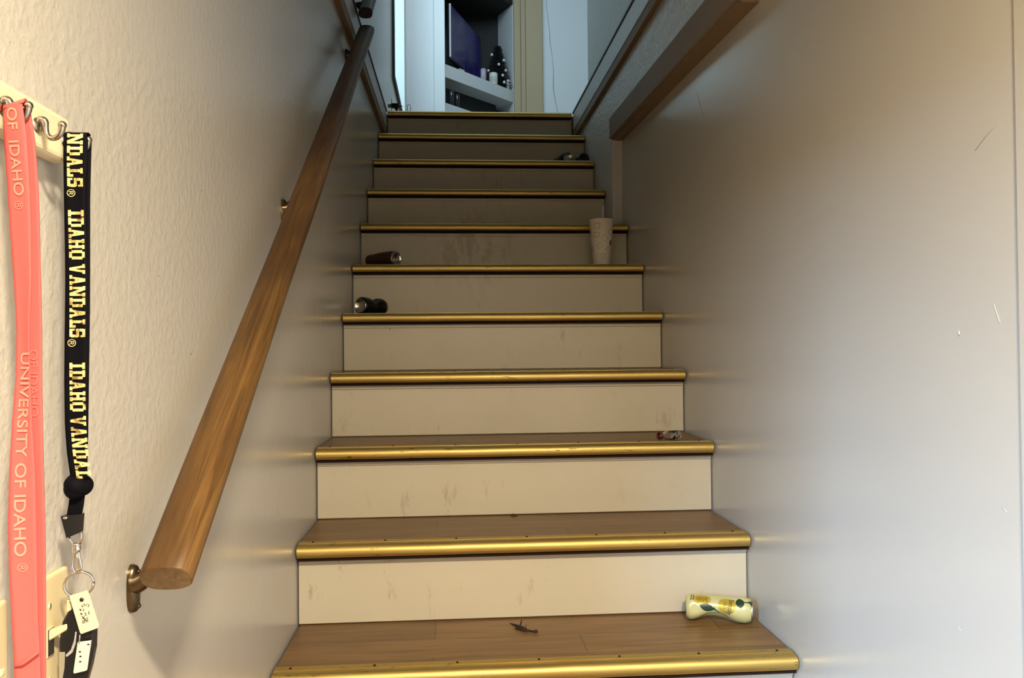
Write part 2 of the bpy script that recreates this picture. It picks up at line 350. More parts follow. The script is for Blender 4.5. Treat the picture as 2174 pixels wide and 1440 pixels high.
gl = bpy.data.materials.new('window_glass'); gl.use_nodes = True; nt = gl.node_tree; nt.nodes.clear()
o_ = nt.nodes.new('ShaderNodeOutputMaterial'); mx = nt.nodes.new('ShaderNodeMixShader'); mx.inputs[0].default_value = 0.06
t_ = nt.nodes.new('ShaderNodeBsdfTransparent'); t_.inputs[0].default_value = (0.93, 0.98, 0.98, 1); g_ = nt.nodes.new('ShaderNodeBsdfGlossy'); g_.inputs['Roughness'].default_value = 0.02
nt.links.new(t_.outputs[0], mx.inputs[1]); nt.links.new(g_.outputs[0], mx.inputs[2]); nt.links.new(mx.outputs[0], o_.inputs[0])
box('window_pane', (-0.085, 3.53, 2.515), (-0.082, 4.66, 4.165), gl, win)
# trims
def trim(name, x0, x1, za, zb, ya, yb, h, m, bev=0.004):
    mb = MB()
    bands = [(0, h, 0)] if not isinstance(m, list) else [(0, 0.034, 1), (0.034, h - 0.009, 0), (h - 0.009, h, 2)]
    for lo, hi, mi in bands:
        e = 0.0 if mi == 0 else (0.003 if mi == 1 else -0.004); xa, xb = (x0, x1 - e) if x0 < 0.5 else (x0 + e, x1)
        mb.hexa([(xa, ya, za + lo), (xb, ya, za + lo), (xb, yb, zb + lo), (xa, yb, zb + lo), (xa, ya, za + hi), (xb, ya, za + hi), (xb, yb, zb + hi), (xa, yb, zb + hi)], mi)
    return mb.build(name, m, None, bev, 2, 'structure')
trim('trim_1', 0.0, 0.022, 1.862, 1.905, YF, 2.754, 0.125, [M_trimgrey, M_trim, M_trimdark], 0.001)
trim('trim_2', 0.973, W2, 1.858, 1.903, YF, 2.754, 0.128, [M_trimgrey, M_trim, M_trimdark], 0.001)
trim('trim_3', W2 - 0.012, W2, zn, zl1, YF, yf, 0.085, M_trim)
trim('trim_4', W2, W, zn - 0.006, zl1 - 0.006, YF, yf, 0.006, M_trim, 0.001)
mb = MB(); mb.box((W2 - 0.004, yf - 0.008, 7 * RI + TH), (W2 + 0.016, yf, zl1)); mb.box((W2 + 0.016, yf - 0.005, 7 * RI + TH), (W - 0.004, yf, zl1 - 0.006)); mb.box((W - 0.004, yf - 0.010, 7 * RI + TH), (W, yf, zl1 - 0.006))
mb.build('trim_5', M_trimgrey, None, 0.0015, 2, 'structure')
# tan door casing between the corner shelves and the cracked wall
mb = MB(); mb.box((0.885, 5.50, UF - 0.01), (0.945, 5.60, 4.5)); mb.box((0.945, 5.485, UF - 0.01), (0.985, 5.60, 4.5)); mb.box((0.985, 5.475, UF - 0.01), (1.132, 5.60, 4.5))
mb.build('trim_6', M_tan, None, 0.006, 2, 'structure')

# ------------------------------------------------------------------ staircase
stairs = thing('staircase', 'straight staircase with oak treads, cream risers and worn brass nosings', 'staircase', (W / 2, T, 0.0))
for k in range(1, 12):
    xr = W if k <= 7 else (W2 if k <= 10 else 0.972)
    xl = 0.0 if k <= 10 else 0.023
    y0 = k * T; z = k * RI
    # riser (its foot stands behind the back of the tread below)
    rb = MB(); yr = y0 + OH - T
    rb.box((xl + 0.003, yr + 0.0, (k - 1) * RI + (TH + 0.002 if k > 1 else 0.0)), (xr - 0.003, yr + 0.018, z - 0.014))
    if k > 1: rb.box((xl + 0.003, yr + 0.006, (k - 1) * RI + TH - 0.0004), (xr - 0.003, yr + 0.018, (k - 1) * RI + TH + 0.004))
    rs = rb.build('riser', M_riser, stairs, 0.0015, 2)
    mo = MB(); mo.box((xl + 0.004, yr - 0.0060, z - 0.0305), (xr - 0.004, yr, z - 0.0200)); mo.build('cove_molding', M_riser, rs, 0.001, 1)
    # tread
    if k < 11:
        tb = MB(); xb = W if k < 7 else W2
        tb.box((xl + 0.006, y0 + 0.022, z - 0.0145), (xr - 0.006, yf - 0.012 if k == 7 else y0 + OH + 0.018, z + TH - 0.0005))
        if k == 7: tb.box((xl + 0.006, yf - 0.012, z - 0.0145), (W2 - 0.006, y0 + OH + 0.018, z + TH - 0.0005))
        td = tb.build('tread', M_oak, stairs)
    else:
        tb = MB(); tb.box((xl + 0.006, y0 + 0.022, z - 0.0145), (xr - 0.006, 2.80, z + TH - 0.0005)); td = tb.build('tread', M_oak, stairs)
    # brass nosing: half round front and a nailed flange on top of the tread
    nb = MB(); a0, a1 = xl + 0.005, xr - 0.005; n = 22; prof = []
    for i in range(n + 1):
        t = PI / 2 + PI * i / n; prof.append((y0 + 0.0155 + 0.0155 * math.cos(t), z + 0.0155 * math.sin(t)))
    prof += [(y0 + 0.023, z - 0.0155), (y0 + 0.023, z + 0.0155)]
    segs = 24; vs = []; fs = []
    for j in range(segs + 1):
        x = a0 + (a1 - a0) * j / segs
        for (yy, zz) in prof:
            d = 0.0006 * noise.noise(Vector((x * 9, k * 7.3, zz * 30)))
            vs.append((x, yy + d, zz + d))
    m_ = len(prof)
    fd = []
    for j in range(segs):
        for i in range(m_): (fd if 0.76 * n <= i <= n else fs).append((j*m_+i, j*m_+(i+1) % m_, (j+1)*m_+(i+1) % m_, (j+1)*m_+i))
    nb.add(vs, fs, 0, True); nb.add(vs, fd, 1, True)   # shade below the metal lip painted as a dark underside
    nb.add([vs[i] for i in range(m_)], [list(range(m_))[::-1]]); nb.add([vs[segs*m_+i] for i in range(m_)], [list(range(m_))])
    nb.box((a0 + 0.001, y0 + 0.0095, z - 0.0200), (a1 - 0.001, y0 + 0.0225, z - 0.0150), 1)  # dark strip added for the shade line under the nosing
    nb.box((a0, y0 + 0.0245, z + TH - 0.0008), (a1, y0 + 0.044, z + TH + 0.0012))
    for j in range(7):
        x = a0 + 0.03 + (a1 - a0 - 0.06) * j / 6
        nb.lathe([(0.0, 0.0018), (0.0022, 0.0016), (0.0028, 0.0)], (x, y0 + 0.034, z + TH + 0.001), (0, 0, 1), 8, 1)
    no = nb.build('metal_nosing', [M_brass, M_shade_nail], td)
    for p in no.data.polygons:
        if p.normal.x ** 2 > 0.9 or len(p.vertices) > 4: p.use_smooth = False
    md = no.modifiers.new('e', 'EDGE_SPLIT'); md.split_angle = math.radians(50)

# ------------------------------------------------------------------ handrails
def oval_rail(mbm, p0, p1, hw, hh, mi_end, taper=1.0, wob=0.0, seed=0):
    p0 = Vector(p0); p1 = Vector(p1); L = (p1 - p0).length; n = 40; segs = 60
    vs = []; fs = []
    for j in range(segs + 1):
        s_ = j / segs; sc = 1.0
        x = L * s_
        e = 0.0
        for k in range(n):
            t = 2 * PI * k / n; ct, st = math.cos(t), math.sin(t)
            py = hw * math.copysign(abs(ct) ** 0.72, ct); pz = hh * math.copysign(abs(st) ** 0.78, st)
            d = 1 + wob * noise.noise(Vector((x * 2.3, py * 18 + seed, pz * 18)))
            vs.append((x, py * d, pz * d))
    for j in range(segs):
        for k in range(n): fs.append((j*n+k, j*n+(k+1) % n, (j+1)*n+(k+1) % n, (j+1)*n+k))
    mbm.add(vs, fs, 0, True)
    for j, sg in ((0, -1), (segs, 1)):
        ring = vs[j*n:(j+1)*n]; x = ring[0][0]
        inner = [(x + sg * 0.0022, y * 0.94, z * 0.91) for _, y, z in ring]
        mbm.add(ring + inner, [(k, (k+1) % n, n + (k+1) % n, n + k) for k in range(n)], 0, True)
        mbm.add(inner, [list(range(n))], mi_end)
    return L
def rail_object(name, p0, p1, hw, hh, mats, parent, wob):
    mbm = MB(); oval_rail(mbm, p0, p1, hw, hh, 1, 1, wob)
    o = mbm.build(name, mats, None)
    d = (Vector(p1) - Vector(p0)).normalized(); side = Vector((1, 0, 0)); upv = d.cross(side)
    side = (side - d * side.dot(d)).normalized(); upv = d.cross(side).normalized()
    Mx = Matrix((d, side, upv)).transposed().to_4x4(); Mx.translation = Vector(p0)
    o.parent = parent; o.matrix_world = Matrix.Identity(4); o.matrix_local = Matrix.Translation(-parent.location) @ Mx
    return o
rail = thing('handrail', 'long brown varnished wooden handrail on brass brackets along the left wall', 'handrail', (0.0, -0.385, 0.554))
P0 = Vector((0.0615, -0.452, 0.583)); P1 = Vector((0.0615, 1.475, 1.921))
rail_object('rail', P0, P1, 0.0262, 0.0175, [M_rail, M_railend], rail, 0.05)
def rail_z(y): return P0.z + (P1.z - P0.z) * (y - P0.y) / (P1.y - P0.y)
for (by, bz) in ((-0.385, 0.554), (0.395, 1.104), (1.40, 1.80)):
    mb = MB(); vs = []; fs = []; n = 20; mrow = 5
    for i in range(mrow):
        q = [1.0, 1.0, 0.86, 0.55, 0.12][i]; hgt = [0.0, 0.003, 0.0065, 0.0085, 0.0095][i]
        for k in range(n):
            t = 2 * PI * k / n; yy = 0.0115 * math.cos(t) * q; zz = math.copysign(abs(math.sin(t)) ** 0.8, math.sin(t)) * (0.0265 - 0.008 * (1 - q))
            vs.append((hgt, by + yy + 0.0, bz + zz))
    for i in range(mrow - 1):
        for k in range(n): fs.append((i*n+k, i*n+(k+1) % n, (i+1)*n+(k+1) % n, (i+1)*n+k))
    fs.append([(mrow-1)*n + k for k in range(n)])
    mb.add(vs, fs, 0, True)
    zr = rail_z(by) - 0.02
    mb.tube([(0.0025, by, bz + 0.006), (0.010, by, bz + 0.008), (0.020, by, bz + 0.016), (0.033, by, bz + 0.032), (0.046, by, zr - 0.006), (0.056, by, zr + 0.004)], [0.0135, 0.0115, 0.0090, 0.0082, 0.0085, 0.010], 16, sub=4)
    mb.box((0.046, by - 0.018, zr + 0.0005), (0.076, by + 0.018, zr + 0.0035))
    for sz in (-0.019, 0.018): mb.ball((0.0085, by, bz + sz), 0.003, 8)
    mb.build('bracket', M_bronze, rail)
ur = thing('upper_handrail', 'short dark handrail above the top end of the long wooden handrail', 'handrail', (0.05, 1.53, 2.02))
rail_object('rail', (0.055, 1.50, 1.99), (0.062, 2.5, 2.80), 0.024, 0.017, [M_rail_dark, M_rail_dark], ur, 0.0)
mb = MB()
mb.tube([(0.0, 2.2, 2.50), (0.02, 2.2, 2.51), (0.055, 2.2, 2.545)], [0.014, 0.008, 0.008], 10); mb.build('bracket', M_dark, ur); mb = MB(); mb.tube([(0.0, 1.72, 2.11), (0.02, 1.72, 2.12), (0.055, 1.72, 2.155)], [0.014, 0.008, 0.008], 10)
mb.build('bracket', M_dark, ur)

# ------------------------------------------------------------------ key rack, hooks
rack = thing('key_rack', 'cream board with nickel hooks on the left wall above the light switches', 'key rack', (0.0, -0.66, 1.0))
mb = MB(); mb.box((0.0, -0.90, 0.980), (0.017, -0.556, 1.0205)); mb.build('board', M_cream, rack, 0.005, 3)
HY = (-0.714, -0.666, -0.614, -0.568)
for hy in HY:
    mb = MB()
    mb.lathe([(0.0, 0.0025), (0.0055, 0.002), (0.0065, 0.0)], (0.0168, hy, 0.999), (1, 0, 0), 14)
    mb.tube([(0.017, hy, 1.0025), (0.0205, hy, 1.0040), (0.0232, hy, 1.0022), (0.0238, hy, 0.997), (0.0250, hy, 0.9915), (0.0290, hy, 0.9885), (0.0335, hy, 0.9900), (0.0362, hy, 0.9945), (0.0370, hy, 0.9985)],
            [0.0026, 0.0028, 0.0028, 0.0023, 0.0022, 0.0022, 0.0023, 0.0026, 0.0028], 14, sub=5)
    mb.ball((0.0370, hy, 0.9995), 0.0034, 12)
    mb.build('hook', M_nickel, rack)

# ------------------------------------------------------------------ lanyards
def interp(tab, z):
    for a, b in zip(tab[:-1], tab[1:]):
        if b[0] <= z <= a[0]:
            t = (a[0] - z) / max(1e-9, a[0] - b[0]); return [p + (q - p) * t for p, q in zip(a, b)]
    return list(tab[0] if z > tab[0][0] else tab[-1])
def ribbon(mbm, tab, yfun, thick=0.0011, mi=0, nz_=90, nx=6):
    zs = [tab[0][0] + (tab[-1][0] - tab[0][0]) * i / nz_ for i in range(nz_ + 1)]
    vs = []; fs = []
    for z in zs:
        _, a, b = interp(tab, z)
        for side in (0, 1):
            for k in range(nx + 1):
                x = a + (b - a) * k / nx; vs.append((x, yfun(x, z, a, b) + side * thick, z))
    m2 = 2 * (nx + 1)
    for i in range(nz_):
        o = i * m2
        for k in range(nx):
            fs.append((o+k, o+k+1, o+m2+k+1, o+m2+k)); q = o + nx + 1
            fs.append((q+k+1, q+k, q+m2+k, q+m2+k+1))
        fs.append((o, o+m2, o+m2+nx+1, o+nx+1)); fs.append((o+nx, o+nx+nx+1, o+m2+nx+nx+1, o+m2+nx))
    mbm.add(vs, fs, mi, True)
def print_text(mbm, vs2, fs2, ztop, scale, xfun, yfun, tab, mi):
    """lay glyph outlines on the ribbon, reading downwards, letter tops to the right"""
    vs = []
    for gx, gy in vs2:
        z = ztop - gx * scale[0]; _, a, b = interp(tab, z); x = xfun(z, a, b) + gy * scale[1]
        vs.append((x, yfun(x, z, a, b) - 0.0006, z))
    mbm.add(vs, fs2, mi)

coral = thing('lanyard', 'coral pink lanyard with pale lettering hanging on the left hook of the rack', 'lanyard', (0.03, -0.66, 0.99))
ctab = [(0.9990, 0.0200, 0.0352), (0.974, 0.0202, 0.0385), (0.938, 0.0225, 0.0405), (0.909, 0.024, 0.0415), (0.866, 0.027, 0.0420), (0.831, 0.029, 0.0405), (0.795, 0.0285, 0.0405), (0.759, 0.026, 0.0410), (0.724, 0.0245, 0.0425), (0.688, 0.024, 0.043), (0.653, 0.025, 0.0435), (0.617, 0.027, 0.0440), (0.587, 0.029, 0.0455), (0.545, 0.030, 0.0470)]
cy = lambda x, z, a, b: -0.6695 + 0.0022 * math.sin((x - a) / (b - a) * 2.2 + z * 9) - 0.002 * math.exp(-((z - 0.83) / 0.07) ** 2) * ((x - a) / (b - a))
mb = MB(); ribbon(mb, ctab, cy)
t2, f2 = text_mesh('UNIVERSITY OF IDAHO', 0.012); L = max(v[0] for v in t2)
to, fo = text_mesh('OF  IDAHO', 0.012); Lo = max(v[0] for v in to)
rv, rf = text_mesh('\u00ae')
print_text(mb, to, fo, 0.9965, (0.066 / Lo, 0.0082), lambda z, a, b: a + 0.0042 + (0.975 - z) * 0.035, cy, ctab, 1)
print_text(mb, t2, f2, 0.813, (0.152 / L, 0.0078), lambda z, a, b: a + 0.0040, cy, ctab, 1)
for zt in (0.9265, 0.656): print_text(mb, rv, rf, zt, (0.0062, 0.0066), lambda z, a, b: a + 0.0055, cy, ctab, 1)
# fold line of the stitched end
mb.tube([(0.0300, -0.6716, 0.5805), (0.036, -0.6725, 0.5825), (0.0465, -0.6705, 0.5905)], 0.0009, 6, 0)
mb.build('strap', [M_coral, M_coral_ink], coral)
btab = [(0.9985, 0.0230, 0.0365), (0.974, 0.0250, 0.0398), (0.94, 0.0290, 0.0418), (0.88, 0.0330, 0.0436), (0.831, 0.0345, 0.0455), (0.759, 0.0335, 0.0462), (0.70, 0.0345, 0.0466), (0.62, 0.0350, 0.0470), (0.545, 0.036, 0.0480)]
cyb = lambda x, z, a, b: -0.6635 + 0.0015 * math.sin(z * 22)
mb = MB(); ribbon(mb, btab, cyb)
print_text(mb, *text_mesh('OF IDAHO'), 0.815, (0.0075, 0.0062), lambda z, a, b: b - 0.0085, lambda x, z, a, b: cyb(x, z, a, b), btab, 1)
mb.build('back_strap', [M_coral, simple('faded_coral_print', (0.70, 0.15, 0.13), 0.7)], coral)
# ribbon looped over the hook
mb = MB(); vs = []; fs = []
for i in range(13):
    t = PI * i / 12; y = -0.6660 - 0.0036 * math.cos(t); z = 0.9975 + 0.0040 * math.sin(t)
    vs += [(0.0202, y, z - 0.002 * 1), (0.0352, y, z + 0.0035)]
fs = [(2*i, 2*i+1, 2*i+3, 2*i+2) for i in range(12)]
mb.add(vs, fs, 0, True); lp = mb.build('hook_loop', M_coral, coral); md = lp.modifiers.new('s', 'SOLIDIFY'); md.thickness = 0.0011
mb = MB(); mb.box((0.0285, -0.675, 0.523), (0.0490, -0.6595, 0.553)); mb.build('buckle', M_blackpl, coral, 0.003, 2)

# slab letters for the black lanyard: strokes on a 6 x 7 grid
def slab(ch):
    B_ = lambda *a: a
    g = {
     'I': [B_(0,0,4,1.3), B_(0,5.7,4,7), B_(1.1,1.3,2.9,5.7)],
     'D': [B_(0,0,4.4,1.3), B_(0,5.7,4.4,7), B_(0.7,1.3,2.4,5.7), B_(4.0,1.2,5.8,5.8)],
     'A': [B_(0,0,2.4,1.2), B_(3.8,0,6.2,1.2), ((1.0,1.2),(2.4,1.2),(3.7,7),(2.2,7)), ((3.9,1.2),(5.3,1.2),(4.1,7),(2.6,7)), B_(1.9,2.2,4.4,3.4)],
     'H': [B_(0,0,2.6,1.2), B_(0,5.8,2.6,7), B_(3.6,0,6.2,1.2), B_(3.6,5.8,6.2,7), B_(0.6,1.2,2.2,5.8), B_(4.0,1.2,5.6,5.8), B_(2.2,2.9,4.0,4.2)],
     'O': [B_(1,0,4.8,1.3), B_(1,5.7,4.8,7), B_(0,1.1,1.8,5.9), B_(4.0,1.1,5.8,5.9)],
     'V': [B_(0,5.8,2.5,7), B_(3.7,5.8,6.2,7), ((2.3,0),(3.6,0),(2.4,5.8),(0.9,5.8)), ((2.6,0),(3.9,0),(5.3,5.8),(3.8,5.8))],
     'N': [B_(0,0,2.4,1.2), B_(0,5.8,2.2,7), B_(4.2,5.8,6.6,7), B_(0.5,1.2,1.9,5.8), B_(4.7,0,6.1,5.8), ((0.6,7),(2.4,7),(6.0,0),(4.2,0))],
     'L': [B_(0,0,5.2,1.3), B_(3.7,1.3,5.2,2.7), B_(0.7,1.3,2.4,5.8), B_(0,5.8,3.2,7)],
     'S': [B_(0,0,5,1.3), B_(0.2,5.7,5.2,7), B_(0,2.9,5.0,4.2), B_(3.6,0.8,5.4,3.6), B_(0,3.6,1.7,6.2), B_(0,1.3,1.2,2.3), B_(4.0,4.8,5.2,5.7)],
    }[ch]
    wd = {'I': 4, 'L': 5.2, 'S': 5.4, 'D': 5.8, 'O': 5.8, 'N': 6.6}.get(ch, 6.2)
    return g, wd
def slab_text(txt, gap=0.75, space=2.2):
    vs = []; fs = []; x = 0
    for ch in txt:
        if ch == ' ': x += space; continue
        g, wd = slab(ch)
        for q in g:
            if len(q) == 4 and not hasattr(q[0], '__len__'):
                a, b, c, d = q; pts = [(a, b), (c, b), (c, d), (a, d)]
            else: pts = list(q)
            o = len(vs); vs += [((x + px) / 7, py / 7) for px, py in pts]; fs.append([o, o+1, o+2, o+3])
        x += wd + gap
    return vs, fs, (x - gap) / 7
blk = thing('lanyard', 'black lanyard with gold block lettering and keys hanging on the right hook', 'lanyard', (0.028, -0.568, 0.99))
ktab = [(1.0040, 0.0190, 0.0375), (0.998, 0.0188, 0.0390), (0.977, 0.0185, 0.0380), (0.957, 0.0185, 0.0365), (0.915, 0.0186, 0.0368), (0.874, 0.0190, 0.0374), (0.833, 0.0190, 0.0376), (0.792, 0.0190, 0.0378), (0.751, 0.0192, 0.0380), (0.726, 0.0205, 0.0376), (0.710, 0.0225, 0.0365), (0.702, 0.0235, 0.035)]
ky = lambda x, z, a, b: -0.5722 + 0.0010 * math.sin(z * 30) + 0.0005 * math.sin((x - a) / (b - a) * 3)
mb = MB(); ribbon(mb, ktab, ky)
xk = lambda z, a, b: a + 0.0030 + max(0, (0.98 - z)) * 0.008
for txt, z0, z1 in (('NDALS', 1.0035, 0.957), ('IDAHO VANDALS', 0.937, 0.826), ('IDAHO VANDAL', 0.804, 0.7035)):
    vs2, fs2, Ls = slab_text(txt); print_text(mb, vs2, fs2, z0, ((z0 - z1) / Ls, 0.0132), xk, ky, ktab, 1)
for zt in (0.9550, 0.8245): print_text(mb, rv, rf, zt, (0.0062, 0.0066), lambda z, a, b: a + 0.0028, ky, ktab, 1)
mb.build('strap', [M_blackrib, M_gold_ink], blk)
mb = MB(); ribbon(mb, [(1.0000, 0.0200, 0.0385), (0.95, 0.0200, 0.0370), (0.80, 0.0180, 0.0355), (0.74, 0.0182, 0.0350), (0.70, 0.0225, 0.034)], lambda x, z, a, b: -0.5645 + 0.0008 * math.sin(z * 24)); mb.build('back_strap', M_blackrib, blk)
mb = MB(); vs = []
for i in range(13):
    t = PI * i / 12; y = -0.5683 - 0.0038 * math.cos(t); z = 1.0035 + 0.0022 * math.sin(t); vs += [(0.0190, y, z), (0.0378, y, z)]
mb.add(vs, [(2*i, 2*i+1, 2*i+3, 2*i+2) for i in range(12)], 0, True); lp = mb.build('hook_loop', M_blackrib, blk); md = lp.modifiers.new('s', 'SOLIDIFY'); md.thickness = 0.0011
# knot, lower strap and crimp
mb = MB()
mb.tube([(0.0215, -0.5665, 0.703), (0.0245, -0.5745, 0.700), (0.030, -0.5755, 0.697), (0.0345, -0.5700, 0.695), (0.0345, -0.5635, 0.697), (0.029, -0.561, 0.700), (0.0225, -0.5645, 0.6985), (0.0225, -0.5715, 0.694), (0.0275, -0.5750, 0.691), (0.0335, -0.5725, 0.690)], [0.004, 0.0062, 0.0072, 0.0068, 0.006, 0.006, 0.0062, 0.0062, 0.0058, 0.003], 20, squash=0.75, sub=6)
mb.build('knot', M_blackrib, blk)
mb = MB(); ribbon(mb, [(0.693, 0.0222, 0.0345), (0.689, 0.0220, 0.0340), (0.680, 0.0208, 0.0328), (0.671, 0.0192, 0.0312)], lambda x, z, a, b: -0.5700, 0.0022, nz_=20); mb.build('lower_strap', M_blackrib, blk)
mb = MB(); mb.hexa([(0.0206, -0.5735, 0.6525), (0.0318, -0.5735, 0.6570), (0.0318, -0.5665, 0.6570), (0.0206, -0.5665, 0.6525), (0.0162, -0.5745, 0.6718), (0.0328, -0.5745, 0.6728), (0.0328, -0.5660, 0.6728), (0.0162, -0.5660, 0.6718)])
mb.ball((0.0205, -0.5750, 0.6703), 0.0016, 8, 1, (1.5, 0.6, 0.8)); mb.build('crimp', [M_blackpl, M_chrome], blk, 0.0015, 2)
mb = MB(); mb.tube([(0.0212, -0.570, 0.654), (0.0222, -0.570, 0.650), (0.0248, -0.570, 0.6465), (0.0285, -0.570, 0.6465), (0.0312, -0.570, 0.650), (0.0316, -0.570, 0.6575)], 0.0009, 8); mb.build('wire_loop', M_chrome, blk)
mb = MB()
mb.lathe([(0.0, 0.0), (0.0034, 0.0), (0.0036, -0.002), (0.0030, -0.0028), (0.0036, -0.0034), (0.0036, -0.006), (0.0028, -0.008), (0.0, -0.008)], (0.0275, -0.570, 0.6475), (0, 0, 1), 14)
cl = [(0.0262, -0.570, 0.641), (0.0245, -0.570, 0.634), (0.0240, -0.570, 0.627), (0.0262, -0.570, 0.6222), (0.0295, -0.570, 0.6222), (0.0312, -0.570, 0.627), (0.0300, -0.570, 0.634), (0.0290, -0.570, 0.640)]
mb.tube(cl, 0.0013, 10, sub=4); mb.tube([(0.0280, -0.570, 0.640), (0.0295, -0.5695, 0.630), (0.0300, -0.570, 0.6235)], 0.0018, 8)
mb.build('swivel_clasp', M_chrome, blk)
mb = MB()
ring = [(0.0292 + 0.0108 * math.cos(2*PI*i/36), -0.570 + 0.0035 * math.cos(2*PI*i/36), 0.6115 + 0.0108 * math.sin(2*PI*i/36)) for i in range(37)]
mb.tube(ring, 0.0010, 8); mb.tube([(x, y + 0.0016, z) for x, y, z in ring], 0.0009, 8); mb.build('key_ring', M_chrome, blk)
# paper tag with pen marks
def plate(pts, y, th):
    n = len(pts); vs = [(x, y, z) for x, z in pts] + [(x, y + th, z) for x, z in pts]
    fs = [list(range(n)), list(range(n, 2*n))[::-1]] + [(i, (i+1) % n, n + (i+1) % n, n + i) for i in range(n)]
    return vs, fs
tg = [(0.0245, 0.6030), (0.0258, 0.6042), (0.0385, 0.6078), (0.0398, 0.6070), (0.0488, 0.5775), (0.0480, 0.5755), (0.0345, 0.5708), (0.0332, 0.5718)]
mb = MB(); vs, fs = plate(tg, -0.5762, 0.0009); mb.add(vs, fs); tagp = mb.build('paper_tag', M_tag, blk)
mb = MB()
hand = [[(0.0362,0.5960),(0.0372,0.5968),(0.0370,0.5950),(0.0384,0.5955),(0.0392,0.5965)], [(0.0398,0.5958),(0.0408,0.5960),(0.0404,0.5940),(0.0396,0.5944)],
        [(0.0346,0.5945),(0.0352,0.5955),(0.0360,0.5944),(0.0350,0.5938)], [(0.0364,0.5925),(0.0357,0.5918),(0.0362,0.5908),(0.0370,0.5908)],
        [(0.0412,0.5900),(0.0402,0.5896),(0.0410,0.5890),(0.0402,0.5880),(0.0414,0.5878)], [(0.0382,0.5892),(0.0372,0.5884),(0.0384,0.5880),(0.0376,0.5868),(0.0390,0.5866)],
        [(0.0330,0.5925),(0.0336,0.5908)], [(0.0337,0.5924),(0.0343,0.5907)], [(0.0338,0.5890),(0.0344,0.5873)], [(0.0345,0.5889),(0.0351,0.5872)],
        [(0.0346,0.5862),(0.0372,0.5838)], [(0.0372,0.5862),(0.0350,0.5834)], [(0.0356,0.5850),(0.0384,0.5820)], [(0.0384,0.5844),(0.0362,0.5814)], [(0.0398,0.5852),(0.0390,0.5840),(0.0400,0.5834),(0.0392,0.5822),(0.0404,0.5820)],
        [(0.0352,0.5812),(0.0360,0.5800),(0.0376,0.5806),(0.0372,0.5820),(0.0356,0.5820),(0.0352,0.5808)], [(0.0384,0.5830),(0.0392,0.5810),(0.0398,0.5812)]]
for st in hand: mb.tube([(x, -0.5764, z) for x, z in st], 0.00024, 5)
mb.build('pen_marks', M_ink, tagp)
mb = MB(); mb.lathe([(0.0, 0.0004), (0.0018, 0.0004), (0.0018, 0.0)], (0.0347, -0.5761, 0.6002), (0, -1, 0), 12); mb.build('punched_hole', M_dark, tagp)
# black key fob with grey and silver inlays
fob_c = [(0.0215, 0.5905), (0.0265, 0.5915), (0.0290, 0.5880), (0.0330, 0.5790), (0.0400, 0.5780), (0.0425, 0.5720), (0.0420, 0.5560), (0.0390, 0.5400), (0.0350, 0.5260), (0.0160, 0.5230), (0.0140, 0.5420), (0.0136, 0.5640), (0.0160, 0.5800)]
mb = MB(); vs, fs = plate(fob_c, -0.5725, 0.011); mb.add(vs, fs); fob = mb.build('key_fob', M_blackpl, blk, 0.003, 3)
mb = MB(); vs, fs = plate([(0.0140, 0.5545), (0.0192, 0.5545), (0.0185, 0.5400), (0.0165, 0.5290), (0.0142, 0.5300)], -0.5732, 0.002); mb.add(vs, fs); mb.build('grey_inlay', M_greypl, fob, 0.0004, 1)
mb = MB(); vs, fs = plate([(0.0196, 0.5520), (0.0240, 0.5565), (0.0265, 0.5640), (0.0278, 0.5720), (0.0288, 0.5715), (0.0280, 0.5610), (0.0255, 0.5540), (0.0205, 0.5500)], -0.5733, 0.002); mb.add(vs, fs); mb.build('silver_inlay', M_silverpl, fob, 0.0004, 1)
mb = MB(); vs, fs = plate([(0.0200, 0.5990), (0.0238, 0.5945), (0.0238, 0.5880), (0.0195, 0.5885)], -0.5715, 0.004); mb.add(vs, fs); mb.build('key_blade', M_ivory, fob, 0.0005, 1)
mb = MB(); vs, fs = plate([(0.0316, 0.5640), (0.0428, 0.5652), (0.0392, 0.5402), (0.0382, 0.5395), (0.0288, 0.5375), (0.0280, 0.5385)], -0.5770, 0.0010); mb.add(vs, fs)
for (x, z) in ((0.0335, 0.556), (0.0340, 0.552), (0.0338, 0.5475), (0.0405, 0.562)): mb.ball((x, -0.5772, z), 0.0009, 6, 1, (1.2, 0.3, 0.8))
mb.tube([(0.0335, -0.5768, 0.5705), (0.0332, -0.5772, 0.5665), (0.0330, -0.5772, 0.5630)], 0.0005, 6, 2)
mb.build('white_tag', [M_tagw, M_ink, M_chrome], blk)

